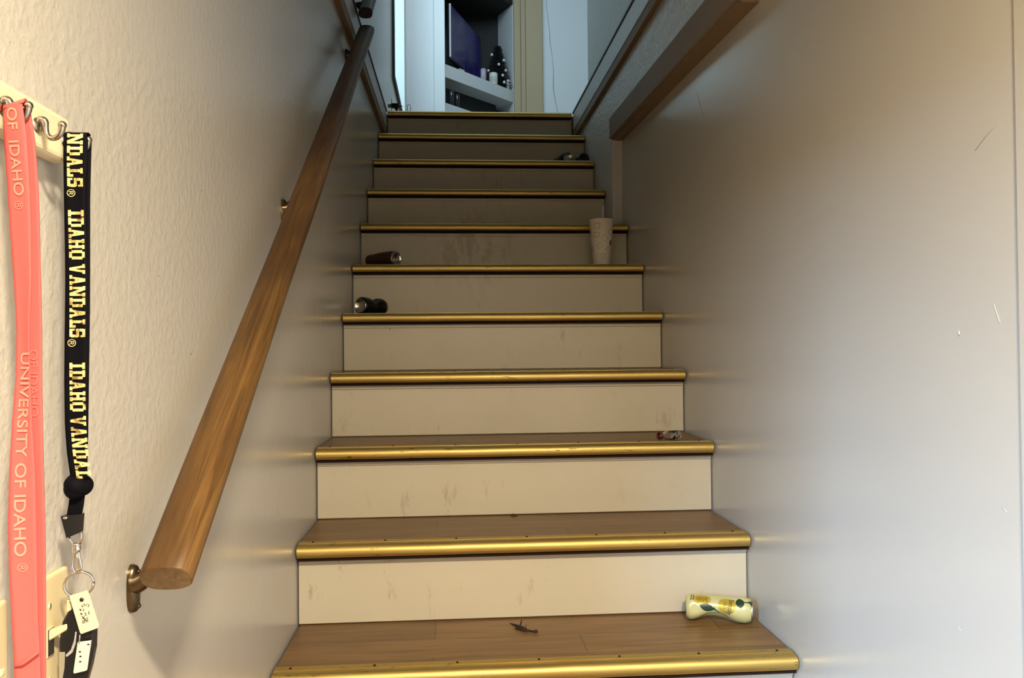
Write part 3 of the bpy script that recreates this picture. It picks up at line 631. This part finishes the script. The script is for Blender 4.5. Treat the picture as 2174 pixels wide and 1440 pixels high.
# ------------------------------------------------------------------ light switches
for (ya, yb, lab) in ((-0.606, -0.536, 'ivory light switch beside the black lanyard keys, nearest the handrail'), (-0.705, -0.634, 'ivory light switch at the left edge, left of the coral lanyard')):
    sw = thing('light_switch', lab, 'light switch', (0, (ya + yb) / 2, 0.562), 'light switches on the left wall')
    mb = MB(); mb.box((0.0, ya, 0.505), (0.0055, yb, 0.620)); mb.build('cover_plate', M_ivory, sw, 0.004, 3)
    yc = (ya + yb) / 2
    mb = MB(); mb.box((0.005, yc - 0.0055, 0.551), (0.0066, yc + 0.0055, 0.5755)); mb.box((0.0058, yc - 0.0048, 0.552), (0.0070, yc + 0.0048, 0.5745), 1); mb.build('toggle_slot', [M_ivory, M_dark], sw)
    mb = MB(); mb.hexa([(0.005, yc - 0.0040, 0.5640), (0.005, yc + 0.0040, 0.5640), (0.005, yc + 0.0040, 0.5735), (0.005, yc - 0.0040, 0.5735), (0.0210, yc - 0.0028, 0.5735), (0.0210, yc + 0.0028, 0.5735), (0.0210, yc + 0.0028, 0.5790), (0.0210, yc - 0.0028, 0.5790)])
    mb.build('toggle', M_ivory, sw, 0.0015, 3)
    for z in (0.594, 0.530):
        mb = MB(); mb.lathe([(0.0, 0.0012), (0.0025, 0.001), (0.0032, 0.0)], (0.0052, yc, z), (1, 0, 0), 12); mb.box((0.0058, yc - 0.0004, z - 0.0024), (0.0066, yc + 0.0004, z + 0.0024), 1); mb.build('screw', [M_ivory, M_dark], sw)

# ------------------------------------------------------------------ cans
class Can:
    """drinks can lying along an axis; shape(u, angle) gives a point on its (dented) skin"""
    def __init__(s, c0, c1, rad, dents=(), ref=(0, 0, 1)):
        s.c0 = Vector(c0); s.c1 = Vector(c1); s.L = (s.c1 - s.c0).length; s.a = (s.c1 - s.c0).normalized(); s.rad = rad; s.d = dents
        s.U = (Vector(ref) - s.a * s.a.dot(Vector(ref))).normalized(); s.V = s.a.cross(s.U)
    def pt(s, uu, t, off=0.0, rr=None):
        rad = s.rad if rr is None else rr
        k = 1.0
        for (du, dt, su, st, dep) in s.d:
            dtt = (t - dt + PI) % (2 * PI) - PI
            k -= dep * math.exp(-((uu - du) / su) ** 2 - (dtt / st) ** 2)
        R_ = rad * k + off
        return s.c0 + s.a * (uu * s.L) + (s.U * math.cos(t) + s.V * math.sin(t)) * R_
    def body(s, name, m, parent, m_end):
        n = 48; rows = [(0.0, 0.80), (0.012, 0.86), (0.05, 0.985), (0.075, 1.0)] + [(0.075 + 0.80 * i / 26, 1.0) for i in range(1, 27)] + [(0.90, 0.985), (0.955, 0.88), (0.972, 0.84)]
        mb = MB(); vs = []; fs = []
        for uu, q in rows:
            for k in range(n): vs.append(s.pt(uu, 2*PI*k/n, 0, s.rad * q))
        for i in range(len(rows) - 1):
            for k in range(n): fs.append((i*n+k, i*n+(k+1) % n, (i+1)*n+(k+1) % n, (i+1)*n+k))
        mb.add(vs, fs, 0, True); b = mb.build(name, m, parent)
        mb = MB(); mb.lathe([(s.rad*0.80, 0.0), (s.rad*0.78, -0.0015), (s.rad*0.74, 0.0), (s.rad*0.55, 0.006), (s.rad*0.3, 0.0085), (0.0, 0.0095)], s.c0, s.a, 32); mb.build('base_dome', m_end, parent)
        mb = MB(); o = s.c0 + s.a * (s.L * 0.972)
        mb.lathe([(s.rad*0.84, 0.0), (s.rad*0.87, 0.002), (s.rad*0.86, 0.004), (s.rad*0.80, 0.004), (s.rad*0.77, -0.002), (s.rad*0.74, -0.002), (0.0, -0.0015)], o, s.a, 32); l = mb.build('lid', m_end, parent)
        mb = MB(); mb.lathe([(0.0, 0.0006), (s.rad*0.30, 0.0006), (s.rad*0.30, -0.0005)], o + s.a * -0.0012 + s.U * s.rad * 0.30, s.a, 16); mb.build('mouth_opening', M_dark, l)
        mb = MB(); q = o + s.a * 0.001 - s.U * s.rad * 0.15
        mb.tube([q + (s.U * math.cos(t) * 0.011 + s.V * math.sin(t) * 0.007) for t in [2*PI*i/16 for i in range(17)]], 0.0012, 6); mb.build('pull_tab', m_end, l)
        return b
    def patch(s, outline, off=0.0004, mb=None, mi=0, sub=6):
        """flat outline in (along, around) metres wrapped on the skin"""
        cx = sum(p[0] for p in outline) / len(outline); cy_ = sum(p[1] for p in outline) / len(outline)
        n = len(outline); vs = []; fs = []
        for j in range(sub + 1):
            q = j / sub
            for (x, y) in outline:
                X = cx + (x - cx) * q; Y = cy_ + (y - cy_) * q; vs.append(s.pt(X / s.L, Y / s.rad, off))
        for j in range(sub):
            for i in range(n): fs.append((j*n+i, j*n+(i+1) % n, (j+1)*n+(i+1) % n, (j+1)*n+i))
        mb.add(vs, fs, mi, True)
    def lettering(s, txt, x, y, hgt, rot, mb, mi, off=0.0009, bold=0.0):
        vs, fs = text_mesh(txt, bold); c, n = math.cos(rot), math.sin(rot); out = []
        for (a, b) in vs:
            X = x + (a * c + b * n) * hgt; Y = sg * (y + (a * n - b * c) * hgt); out.append(s.pt(X / s.L, Y / s.rad, off))
        mb.add(out, fs, mi)
M_alu = simple('brushed_aluminium', (0.62, 0.60, 0.57), 0.24, 1.0)
M_lemon = simple('pale_yellow_can_paint', (0.60, 0.57, 0.27), 0.24, 0.12)
M_leaf = simple('dark_green_print', (0.012, 0.045, 0.022), 0.35)
M_lemprint = simple('lemon_yellow_print', (0.50, 0.38, 0.05), 0.3, 0.25)
M_brownink = simple('brown_print', (0.13, 0.06, 0.02), 0.4)
M_mint = simple('pale_mint_print', (0.52, 0.56, 0.34), 0.3, 0.25)
can = thing('drink_can', 'dented pale yellow can with green leaves on the lowest step by the right wall', 'can', (0.94, 0.465, RI + TH))
zc = RI + TH + 0.0285
# reference direction leans towards the viewer so that the print faces out and up
cn = Can((0.8745, 0.4890, zc + 0.0005), (1.0120, 0.4475, zc), 0.0283, [(0.45, 2.35, 0.21, 0.85, 0.62), (0.40, 2.9, 0.2, 0.6, 0.30), (0.62, 0.2, 0.2, 0.7, 0.12), (0.14, 1.35, 0.06, 0.35, 0.12)], (0, -0.10, 1))
# angle grows from the top towards the side whose direction is a x U; find the sign that faces the camera
sg = 1 if cn.V.y < 0 else -1
cn.d = [(a, sg * b, c, d, e) for a, b, c, d, e in cn.d]
body = cn.body('can_body', M_lemon, can, M_alu)
mb = MB(); R0 = cn.rad
def ell(cx, cy_, ax, ay, rot=0, n=22): return [(cx + ax*math.cos(2*PI*i/n)*math.cos(rot) - ay*math.sin(2*PI*i/n)*math.sin(rot), sg*(cy_ + ax*math.cos(2*PI*i/n)*math.sin(rot) + ay*math.sin(2*PI*i/n)*math.cos(rot))) for i in range(n)]
def leaf(cx, cy_, ln, wd, rot, n=24):
    o = []
    for i in range(n):
        t = i / n * 2; s_ = 1 if t < 1 else -1; q = t if t < 1 else 2 - t
        x = (q - 0.5) * ln; y = s_ * wd * math.sin(PI * q) ** 0.9
        o.append((cx + x*math.cos(rot) - y*math.sin(rot), sg*(cy_ + x*math.sin(rot) + y*math.cos(rot))))
    return o
cn.patch(ell(0.035, 0.014, 0.019, 0.013), 0.0004, mb, 0); cn.patch(ell(0.088, 0.026, 0.019, 0.020), 0.0004, mb, 0)
cn.patch(leaf(0.045, 0.033, 0.034, 0.0088, 0.22), 0.0006, mb, 1); cn.patch(leaf(0.116, 0.018, 0.026, 0.0095, 1.45), 0.0006, mb, 1)
for (x0, y0, x1, y1, wd) in ((0.062, 0.036, 0.073, 0.045, 0.0011), (0.060, 0.032, 0.064, 0.040, 0.0014), (0.122, 0.016, 0.138, 0.017, 0.0012), (0.136, 0.013, 0.140, 0.022, 0.0016)):
    nn = Vector((-(y1 - y0), x1 - x0)).normalized() * wd; cn.patch([(x0 + nn.x, sg*(y0 + nn.y)), (x1 + nn.x, sg*(y1 + nn.y)), (x1 - nn.x, sg*(y1 - nn.y)), (x0 - nn.x, sg*(y0 - nn.y))], 0.0006, mb, 1, 3)
cn.lettering('Simply', 0.0945, 0.0085, 0.0105, 1.75, mb, 2, 0.0009, 0.012)
for i, hh in enumerate((0.0035, 0.006, 0.005, 0.006, 0.004)):
    y = 0.018 + i * 0.0034; x = 0.0875 - i * 0.0006; cn.patch([(x - hh, sg*y), (x, sg*(y + 0.0004)), (x, sg*(y + 0.0016)), (x - hh, sg*(y + 0.0012))], 0.0009, mb, 2, 3)
for i, hh in enumerate((0.008, 0.010, 0.009, 0.011, 0.008, 0.012)):
    x = 0.024 + i * 0.0042; cn.patch([(x, sg*0.010), (x + 0.0017, sg*0.010), (x + 0.0005, sg*(0.010 + hh)), (x - 0.0012, sg*(0.010 + hh))], 0.0009, mb, 2, 3)
for x in (0.009, 0.0135): cn.patch([(x + 0.002, sg*0.002), (x + 0.004, sg*0.004), (x + 0.002, sg*0.018), (x, sg*0.018)], 0.0006, mb, 1, 4)
mb.build('print', [M_lemprint, M_leaf, M_brownink], body)

M_cblack = simple('black_can_paint', (0.006, 0.009, 0.010), 0.3, 0.3)
M_cbrown = simple('brown_can_paint', (0.075, 0.026, 0.012), 0.35, 0.25)
kz = 5 * RI + TH
can = thing('drink_can', 'crumpled black can lying with its silver base facing out on the left', 'can', (0.08, 1.38, kz))
cn2 = Can((0.0500, 1.335, kz + 0.0290), (0.1120, 1.435, kz + 0.0288), 0.0285, [(0.52, 0.0, 0.14, 1.2, 0.42), (0.45, -1.2, 0.18, 0.8, 0.2)], (0, 0, 1)); cn2.body('can_body', M_cblack, can, M_alu)
kz = 6 * RI + TH
can = thing('drink_can', 'brown can lying with its open lid facing right, left of the tall cup', 'can', (0.1, 1.6, kz))
cn3 = Can((0.0470, 1.680, kz + 0.0288), (0.1500, 1.585, kz + 0.0288), 0.0285, [(0.15, 0.0, 0.25, 1.3, 0.16)], (0.15, -0.1, 1)); cn3.body('can_body', M_cbrown, can, M_alu)

# ------------------------------------------------------------------ paper cup with straw
cz = 6 * RI + TH
cup = thing('paper_cup', 'tall white paper cup with small square outlines and a straw on a step', 'cup', (0.905, 1.640, cz))
M_cup = simple('white_paper_cup', (0.78, 0.72, 0.60), 0.55); M_cupline = simple('grey_printed_outline', (0.36, 0.30, 0.21), 0.6); M_red = simple('red_print', (0.22, 0.008, 0.010), 0.5)
O = Vector((0.905, 1.640, cz)); H = 0.178; rb_, rt_ = 0.031, 0.0455
mb = MB(); mb.lathe([(0.0, 0.004), (rb_ - 0.002, 0.004), (rb_, 0.0), (rb_ + 0.0005, 0.002), (rt_ - 0.001, H - 0.004), (rt_ + 0.0016, H - 0.002), (rt_ + 0.0012, H), (rt_ - 0.001, H), (rt_ - 0.002, H - 0.003), (rb_ + 0.0005, 0.02), (0.0, 0.02)], O, (0, 0, 1), 48)
cb = mb.build('cup_body', M_cup, cup)
def cpt(ang, h, off): # ang measured from the -y direction towards +x
    rr = rb_ + (rt_ - rb_) * h / H + off; return O + Vector((math.sin(ang) * rr, -math.cos(ang) * rr, h))
mb = MB()
def outline(ang, h, sz, rot, wd=0.0007):
    pts = [];
    for (dx, dz) in ((-1, -1), (1, -1), (1, 1), (-1, 1), (-1, -1)):
        x = (dx * math.cos(rot) - dz * math.sin(rot)) * sz; z = (dx * math.sin(rot) + dz * math.cos(rot)) * sz
        pts.append((x, z))
    for (a, b) in zip(pts[:-1], pts[1:]):
        line = [cpt(ang + (a[0] + (b[0]-a[0])*q)/0.04, h + a[1] + (b[1]-a[1])*q, 0.0002) for q in (0, .25, .5, .75, 1)]
        mb.tube(line, wd, 5, 0)
random.seed(11)
for (ang, h, sz, rot) in ((-0.55, 0.150, 0.0095, 0.05), (-0.62, 0.118, 0.0085, 0.0), (0.75, 0.128, 0.009, 0.75), (0.12, 0.104, 0.0092, 0.75), (-0.35, 0.078, 0.0085, 0.45), (0.55, 0.066, 0.008, 0.7), (-0.02, 0.040, 0.0088, 0.03), (1.5, 0.15, 0.009, 0.3), (1.4, 0.05, 0.009, 0.7), (-1.5, 0.13, 0.009, 0.6), (-1.4, 0.07, 0.009, 0.2), (2.4, 0.12, 0.009, 0.4), (2.6, 0.06, 0.009, 0.1), (-2.4, 0.1, 0.009, 0.7)):
    outline(ang, h, sz, rot)
q = [cpt(a, h, 0.0004) for a, h in ((0.70, 0.080), (0.94, 0.080), (0.94, 0.098), (0.70, 0.098))]
mb.build('print', M_cupline, cb)
mb = MB(); mb.add(q, [(0, 1, 2, 3)]); mb.build('red_mark', M_red, cb)
mb = MB(); mb.lathe([(0.004, 0.0), (0.004, 0.225), (0.0034, 0.225), (0.0034, 0.0)], O + Vector((0.004, 0.012, 0.006)), (0.03, 0.012, 1), 14); mb.build('straw', simple('white_straw', (0.80, 0.75, 0.66), 0.4), cup)

# ------------------------------------------------------------------ small litter on the steps
bz = 3 * RI + TH
M_clear = simple('clear_plastic', (0.96, 0.95, 0.92), 0.04, 0, 1.0, 1.45); M_maroon = simple('dark_red_cap', (0.10, 0.012, 0.012), 0.3)
bot = thing('small_bottle', 'small clear empty bottle with dark red neck lying near the right wall', 'bottle', (0.93, 0.84, bz))
ax = Vector((0.92, 0.39, 0)).normalized(); o = Vector((0.9000, 0.812, bz + 0.0125))
mb = MB(); mb.lathe([(0.0065, 0.0), (0.0068, 0.010), (0.0085, 0.016), (0.0122, 0.026), (0.0124, 0.062), (0.0116, 0.066), (0.0, 0.064), (0.0, 0.0625), (0.0108, 0.0625), (0.0112, 0.027), (0.0074, 0.017), (0.0056, 0.010), (0.0055, 0.0)], o, ax, 28); mb.build('bottle_body', M_clear, bot)
mb = MB(); mb.lathe([(0.0072, -0.001), (0.0100, -0.001), (0.0105, 0.003), (0.0098, 0.007), (0.0070, 0.007), (0.0072, -0.001)], o, ax, 24); mb.build('neck_ring', M_maroon, bot)
# dry leaf scrap
lz = RI + TH
M_leafdry = simple('dry_leaf', (0.022, 0.012, 0.007), 0.7)
mb = MB()
def scrap(pts, rad): mb.tube(pts, rad, 8, 0, True, 0.5)
scrap([(0.474, 0.487, lz + 0.005), (0.484, 0.476, lz + 0.004), (0.497, 0.458, lz + 0.0035), (0.508, 0.446, lz + 0.003)], [0.0008, 0.0032, 0.0055, 0.0025])
scrap([(0.483, 0.457, lz + 0.003), (0.495, 0.452, lz + 0.003), (0.506, 0.443, lz + 0.003), (0.516, 0.440, lz + 0.003)], [0.001, 0.0028, 0.004, 0.002])
scrap([(0.494, 0.466, lz + 0.003), (0.4985, 0.480, lz + 0.008), (0.5000, 0.490, lz + 0.009)], [0.0025, 0.0022, 0.0024])
scrap([(0.503, 0.452, lz + 0.002), (0.508, 0.462, lz + 0.005), (0.509, 0.474, lz + 0.007)], [0.002, 0.0012, 0.0005])
scrap([(0.510, 0.443, lz + 0.002), (0.519, 0.436, lz + 0.003), (0.527, 0.433, lz + 0.004), (0.531, 0.432, lz + 0.003)], [0.0022, 0.0024, 0.0048, 0.002])
tag(mb.build('leaf_scrap', M_leafdry), 'dark dry leaf scrap lying on the lowest oak tread in the middle', 'leaf')
mb = MB(); lz2 = 2 * RI + TH
for (x, y, r_) in ((0.500, 0.772, 0.0022), (0.5045, 0.771, 0.0028), (0.509, 0.771, 0.0022), (0.5125, 0.772, 0.0020)): mb.ball((x, y, lz2 + r_), r_, 7, 0, (1.3, 0.8, 1.3))
tag(mb.build('crumbs', simple('brown_crumbs', (0.06, 0.03, 0.012), 0.8)), 'tiny brown crumbs against the foot of the second riser above the lowest tread', 'crumbs', kind='stuff')
# dark things near the top of the stairs
tz_ = 9 * RI + TH
can = thing('drink_can', 'squashed dark can with a shiny end on a high step, left of the round canister', 'can', (0.875, 2.36, tz_))
cn4 = Can((0.884, 2.335, tz_ + 0.0305), (0.850, 2.440, tz_ + 0.0300), 0.0300, [(0.75, 0.0, 0.3, 1.3, 0.35)], (0, 0, 1)); cn4.body('can_body', M_cblack, can, M_alu)
ct = thing('canister', 'small dark round canister by the right wall on a high step', 'canister', (0.955, 2.38, tz_))
mb = MB(); mb.lathe([(0.0, 0.0), (0.024, 0.0), (0.0265, 0.002), (0.0265, 0.05), (0.025, 0.052), (0.0, 0.052)], (0.960, 2.340, tz_ + 0.027), (-0.25, 1, 0), 24); mb.build('canister_body', M_blackpl, ct)
mb = MB(); mb.lathe([(0.0262, 0.006), (0.0270, 0.006), (0.0270, 0.012), (0.0262, 0.012)], (0.960, 2.340, tz_ + 0.027), (-0.25, 1, 0), 24); mb.build('band', M_greypl, ct)
# little black gadget and wire loop at the head of the stairs
g = thing('gadget', 'small black gadget with thin antenna at the left end of the top step', 'gadget', (0.06, 2.84, UF))
mb = MB(); mb.box((0.040, 2.830, UF + 0.038), (0.080, 2.860, UF + 0.058)); mb.build('housing', M_blackpl, g, 0.002, 2)
mb = MB(); mb.box((0.022, 2.836, UF + 0.040), (0.041, 2.856, UF + 0.056)); mb.build('grey_knob', M_greypl, g, 0.003, 2)
mb = MB(); mb.tube([(0.0405, 2.845, UF), (0.0405, 2.845, UF + 0.085)], 0.0016, 8); mb.build('antenna', M_blackpl, g)
mb = MB(); mb.tube([(0.080, 2.845, UF + 0.046), (0.092, 2.845, UF + 0.0465), (0.104, 2.845, UF + 0.047)], [0.003, 0.002, 0.0008], 8); mb.build('spike', M_blackpl, g)
mb = MB(); mb.tube([(0.062, 2.845, UF + 0.040), (0.070, 2.845, UF + 0.02), (0.074, 2.845, UF)], [0.008, 0.006, 0.006], 8); mb.build('foot', M_blackpl, g)
mb = MB(); mb.tube([(0.121, 2.845, UF), (0.121, 2.845, UF + 0.050), (0.125, 2.845, UF + 0.056), (0.131, 2.845, UF + 0.056), (0.138, 2.845, UF + 0.049), (0.139, 2.845, UF + 0.04), (0.139, 2.845, UF)], 0.0014, 8)
tag(mb.build('wire_loop', M_dark), 'thin dark wire loop standing on the top landing, right of the black gadget', 'wire')

# ------------------------------------------------------------------ corner shelves upstairs
A = Vector((0.300, 4.919)); D = Vector((0.682, 0.731)); B = Vector((0.880, 5.541)); YB = 5.78
un = thing('corner_shelf_unit', 'white built-in corner shelves with a dark recess for the television', 'shelves', (0.5, 5.3, UF))
mb = MB(); mb.box((0.215, 4.87, UF - 0.01), (0.300, 4.935, 4.5)); mb.build('stile', M_white, un, 0.006, 3)
mb = MB(); mb.hexa([(B.x - 0.006, B.y, UF), (B.x + 0.03, B.y + 0.02, UF), (0.80, YB, UF), (0.765, YB, UF), (B.x - 0.006, B.y, 4.5), (B.x + 0.03, B.y + 0.02, 4.5), (0.80, YB, 4.5), (0.765, YB, 4.5)]); mb.build('side_panel', M_white, un)
mb = MB(); mb.box((0.20, YB, UF), (0.90, YB + 0.02, 4.5)); mb.box((0.28, 4.935, UF), (0.297, YB, 4.5)); 
qn = Vector((-0.731, 0.682)) * 0.18; qa = A + qn; qb = B + qn * 0.9
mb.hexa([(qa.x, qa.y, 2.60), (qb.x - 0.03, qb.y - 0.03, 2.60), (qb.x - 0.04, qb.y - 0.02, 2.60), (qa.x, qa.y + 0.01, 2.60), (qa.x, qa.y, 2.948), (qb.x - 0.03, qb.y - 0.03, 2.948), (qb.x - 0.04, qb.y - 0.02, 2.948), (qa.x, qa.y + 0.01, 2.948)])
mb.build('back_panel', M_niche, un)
def shelf(name, zb, zt, m):
    mb = MB(); P = [(A.x, A.y), (B.x, B.y), (0.772, YB - 0.002), (0.298, YB - 0.002)]
    mb.hexa([(x, y, zb) for x, y in P] + [(x, y, zt) for x, y in P]); return mb.build(name, m, un, 0.004, 2)
SZ = 3.052; SZ2 = 2.748
shelf('upper_shelf', 2.948, SZ, M_white); shelf('lower_shelf', 2.60, SZ2, M_white)
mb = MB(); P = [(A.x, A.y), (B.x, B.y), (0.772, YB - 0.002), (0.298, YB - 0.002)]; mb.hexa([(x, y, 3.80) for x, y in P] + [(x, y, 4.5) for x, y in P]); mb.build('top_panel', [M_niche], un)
# television
tv = thing('television', 'flat television with a dark violet blue picture in the corner recess', 'television', (0.45, 5.2, SZ))
td = Vector((math.sin(math.radians(20.7)), math.cos(math.radians(20.7)), 0)); tn = Vector((td.y, -td.x, 0))
p = Vector((0.345, 4.985, 0)); TW = 0.74
def tvbox(s0, s1, d0, d1, z0, z1):
    q = []
    for z in (z0, z1):
        for (s_, d_) in ((s0, d0), (s1, d0), (s1, d1), (s0, d1)): v = p + td * s_ - tn * d_; q.append((v.x, v.y, z))
    return q
z0, z1 = SZ + 0.07, SZ + 0.51
mb = MB(); mb.hexa(tvbox(0, TW, 0.002, 0.030, z0, z1)); mb.build('frame', simple('glossy_black_frame', (0.012, 0.012, 0.014), 0.15), tv, 0.004, 2)
mb = MB(); mb.hexa(tvbox(-0.004, 0.004, -0.002, 0.012, z0 + 0.01, z1 - 0.005)); mb.build('edge_strip', simple('silver_edge', (0.85, 0.88, 0.92), 0.35, 0.2), tv, 0.001, 1)
m, nt, b = principled('screen_picture'); v = coords(nt, (1, 1, 1))
sep = nt.nodes.new('ShaderNodeSeparateXYZ'); nt.links.new(coords(nt), sep.inputs[0])
lr = ramp(nt, sep.outputs['Y'], [(0.5, (0,0,0)), (0.5001, (1,1,1))])
mr = nt.nodes.new('ShaderNodeMapRange'); nt.links.new(sep.outputs['Y'], mr.inputs['Value']); mr.inputs['From Min'].default_value = 5.28; mr.inputs['From Max'].default_value = 5.30
cl_ = nz(nt, coords(nt, (5, 5, 9)), 1.6, 5, 0.6, 0.8)
ca = ramp(nt, cl_, [(0.3, (0.010, 0.011, 0.045)), (0.6, (0.026, 0.026, 0.095)), (0.8, (0.06, 0.055, 0.15))]); cb2 = ramp(nt, cl_, [(0.3, (0.002, 0.001, 0.02)), (0.6, (0.008, 0.006, 0.075)), (0.85, (0.03, 0.025, 0.13))])
pic = mixc(nt, mr.outputs[0], ca, cb2); nt.links.new(pic, b.inputs['Emission Color']); setp(b, **{'Emission Strength': 0.5, 'Base Color': (0.01, 0.01, 0.012, 1), 'Roughness': 0.2})
mb = MB(); mb.hexa(tvbox(0.012, TW - 0.012, 0.0005, 0.004, z0 + 0.018, z1 - 0.014)); sc_ = mb.build('screen', m, tv)
mb = MB(); mb.hexa(tvbox(0.20, 0.54, -0.05, 0.09, SZ + 0.0005, SZ + 0.012)); mb.hexa(tvbox(0.34, 0.40, 0.008, 0.024, SZ + 0.012, z0 + 0.02)); mb.build('stand', M_blackpl, tv, 0.003, 2)
# things on the shelves
mb = MB(); mb.hexa([(0.412, 5.050, SZ), (0.455, 5.096, SZ), (0.445, 5.106, SZ), (0.402, 5.060, SZ), (0.412, 5.050, SZ + 0.016), (0.455, 5.096, SZ + 0.016), (0.445, 5.106, SZ + 0.016), (0.402, 5.060, SZ + 0.016)])
tag(mb.build('remote_control', M_silverpl, None, 0.003, 2), 'small silver remote control on the shelf edge in front of the television', 'remote control')
def jar(loc, rad, h, m, lab, lid=None, name='candle_jar', cat='candle', band=None):
    t = thing(name, lab, cat, loc)
    mb = MB(); mb.lathe([(0.0, 0.0), (rad - 0.003, 0.0), (rad, 0.003), (rad, h - 0.003), (rad - 0.002, h), (rad - 0.006, h), (rad - 0.006, h - 0.02), (0.0, h - 0.02)], loc, (0, 0, 1), 28); bd = mb.build('jar', m, t)
    if band:
        mb = MB()
        for (za, zb, wd) in ((0.35, 0.40, 0.5), (0.5, 0.54, 0.7), (0.62, 0.66, 0.4), (0.22, 0.25, 0.6)):
            q = []; n = 8
            for i in range(n + 1):
                a_ = -wd + 2 * wd * i / n; q += [(loc[0] + math.sin(a_) * (rad + 0.0005), loc[1] - math.cos(a_) * (rad + 0.0005), loc[2] + h * za), (loc[0] + math.sin(a_) * (rad + 0.0005), loc[1] - math.cos(a_) * (rad + 0.0005), loc[2] + h * zb)]
            mb.add(q, [(2*i, 2*i+2, 2*i+3, 2*i+1) for i in range(n)])
        mb.build('label_print', band, bd)
    return t
jar((0.700, 5.400, SZ), 0.036, 0.098, simple('white_candle_glass', (0.72, 0.72, 0.66), 0.3), 'white candle jar on the shelf in front of the small dark tree', band=simple('grey_label_print', (0.25, 0.27, 0.27), 0.6))
jar((0.612, 5.292, SZ), 0.024, 0.095, simple('lilac_candle_glass', (0.42, 0.38, 0.48), 0.3), 'lilac tumbler on the shelf at the right edge of the television', name='tumbler', cat='tumbler', band=simple('white_label_print', (0.6, 0.55, 0.6), 0.6))
jar((0.832, 5.525, SZ), 0.015, 0.085, simple('clear_tumbler_glass', (0.85, 0.88, 0.88), 0.06, 0, 0.6), 'thin clear glass at the right end of the shelf beside the tree', name='drinking_glass', cat='glass')
jar((0.345, 4.995, SZ2), 0.022, 0.115, simple('dark_bottle_glass', (0.03, 0.025, 0.03), 0.12), 'left dark bottle on the lower shelf under the television', name='bottle', cat='bottle')
jar((0.392, 5.052, SZ2), 0.021, 0.105, simple('dark_bottle_glass2', (0.03, 0.025, 0.03), 0.12), 'right dark bottle on the lower shelf under the television', name='bottle', cat='bottle')
# miniature christmas tree with baubles
tb_ = Vector((0.748, 5.575, SZ)); TH_ = 0.40
tree = thing('christmas_tree', 'miniature dark green fir tree with white baubles beside the television', 'tree', tb_)
random.seed(5)
mb = MB(); mb.lathe([(0.0, 0.0), (0.04, 0.0), (0.04, 0.012), (0.012, 0.016), (0.010, 0.20), (0.004, TH_ - 0.02)], tb_, (0, 0, 1), 12); mb.build('trunk', simple('dark_bark', (0.03, 0.02, 0.012), 0.8), tree)
mb = MB()
for i in range(320):
    h = 0.035 + (TH_ - 0.04) * (i / 320); rr = 0.125 * (1 - (h - 0.02) / (TH_ - 0.01)) ** 0.85 + 0.008; a_ = i * 2.39996
    rr *= random.uniform(0.75, 1.1); d = Vector((math.cos(a_), math.sin(a_), -0.18)); base = tb_ + Vector((0, 0, h)); tip = base + d * rr
    mb.tube([base, tip], [0.0014, 0.0008], 4)
    for j in range(11):
        q = base + d * rr * (0.15 + 0.85 * j / 10)
        for s_ in (-1, 1):
            e = Vector((-d.y * s_, d.x * s_, random.uniform(-0.1, 0.6))) + d * 0.7; e = e.normalized() * random.uniform(0.018, 0.032)
            sd = Vector((0, 0, 0.002)); mb.add([q - sd, q + sd, q + e], [(0, 1, 2)])
mb.build('needles', simple('dark_fir_needles', (0.003, 0.007, 0.004), 0.7), tree)
M_bauble = simple('white_bauble', (0.80, 0.79, 0.74), 0.15)
cam_dir = Vector((-0.06, -1.0, -0.2)).normalized()
bsrc = None
for (dx, dz, dy) in ((-0.052, 0.305, -0.045), (0.050, 0.255, -0.055), (0.004, 0.205, -0.095), (0.066, 0.165, -0.060), (-0.082, 0.170, -0.035), (-0.030, 0.105, -0.110), (0.036, 0.105, -0.112), (0.048, 0.045, -0.115), (0.085, 0.075, -0.060)):
    loc = tb_ + Vector((dx, dy, dz))
    if bsrc is None:
        mb = MB(); mb.ball((0, 0, 0), 0.0125, 14); mb.tube([(0, 0, 0.009), (0, 0, 0.015)], 0.002, 6); bsrc = mb.build('bauble', M_bauble); o = bsrc
    else:
        o = bsrc.copy(); C.objects.link(o)
    o.location = loc; tag(o, 'small white bauble hanging on the miniature dark fir tree', 'bauble', 'baubles on the miniature tree')
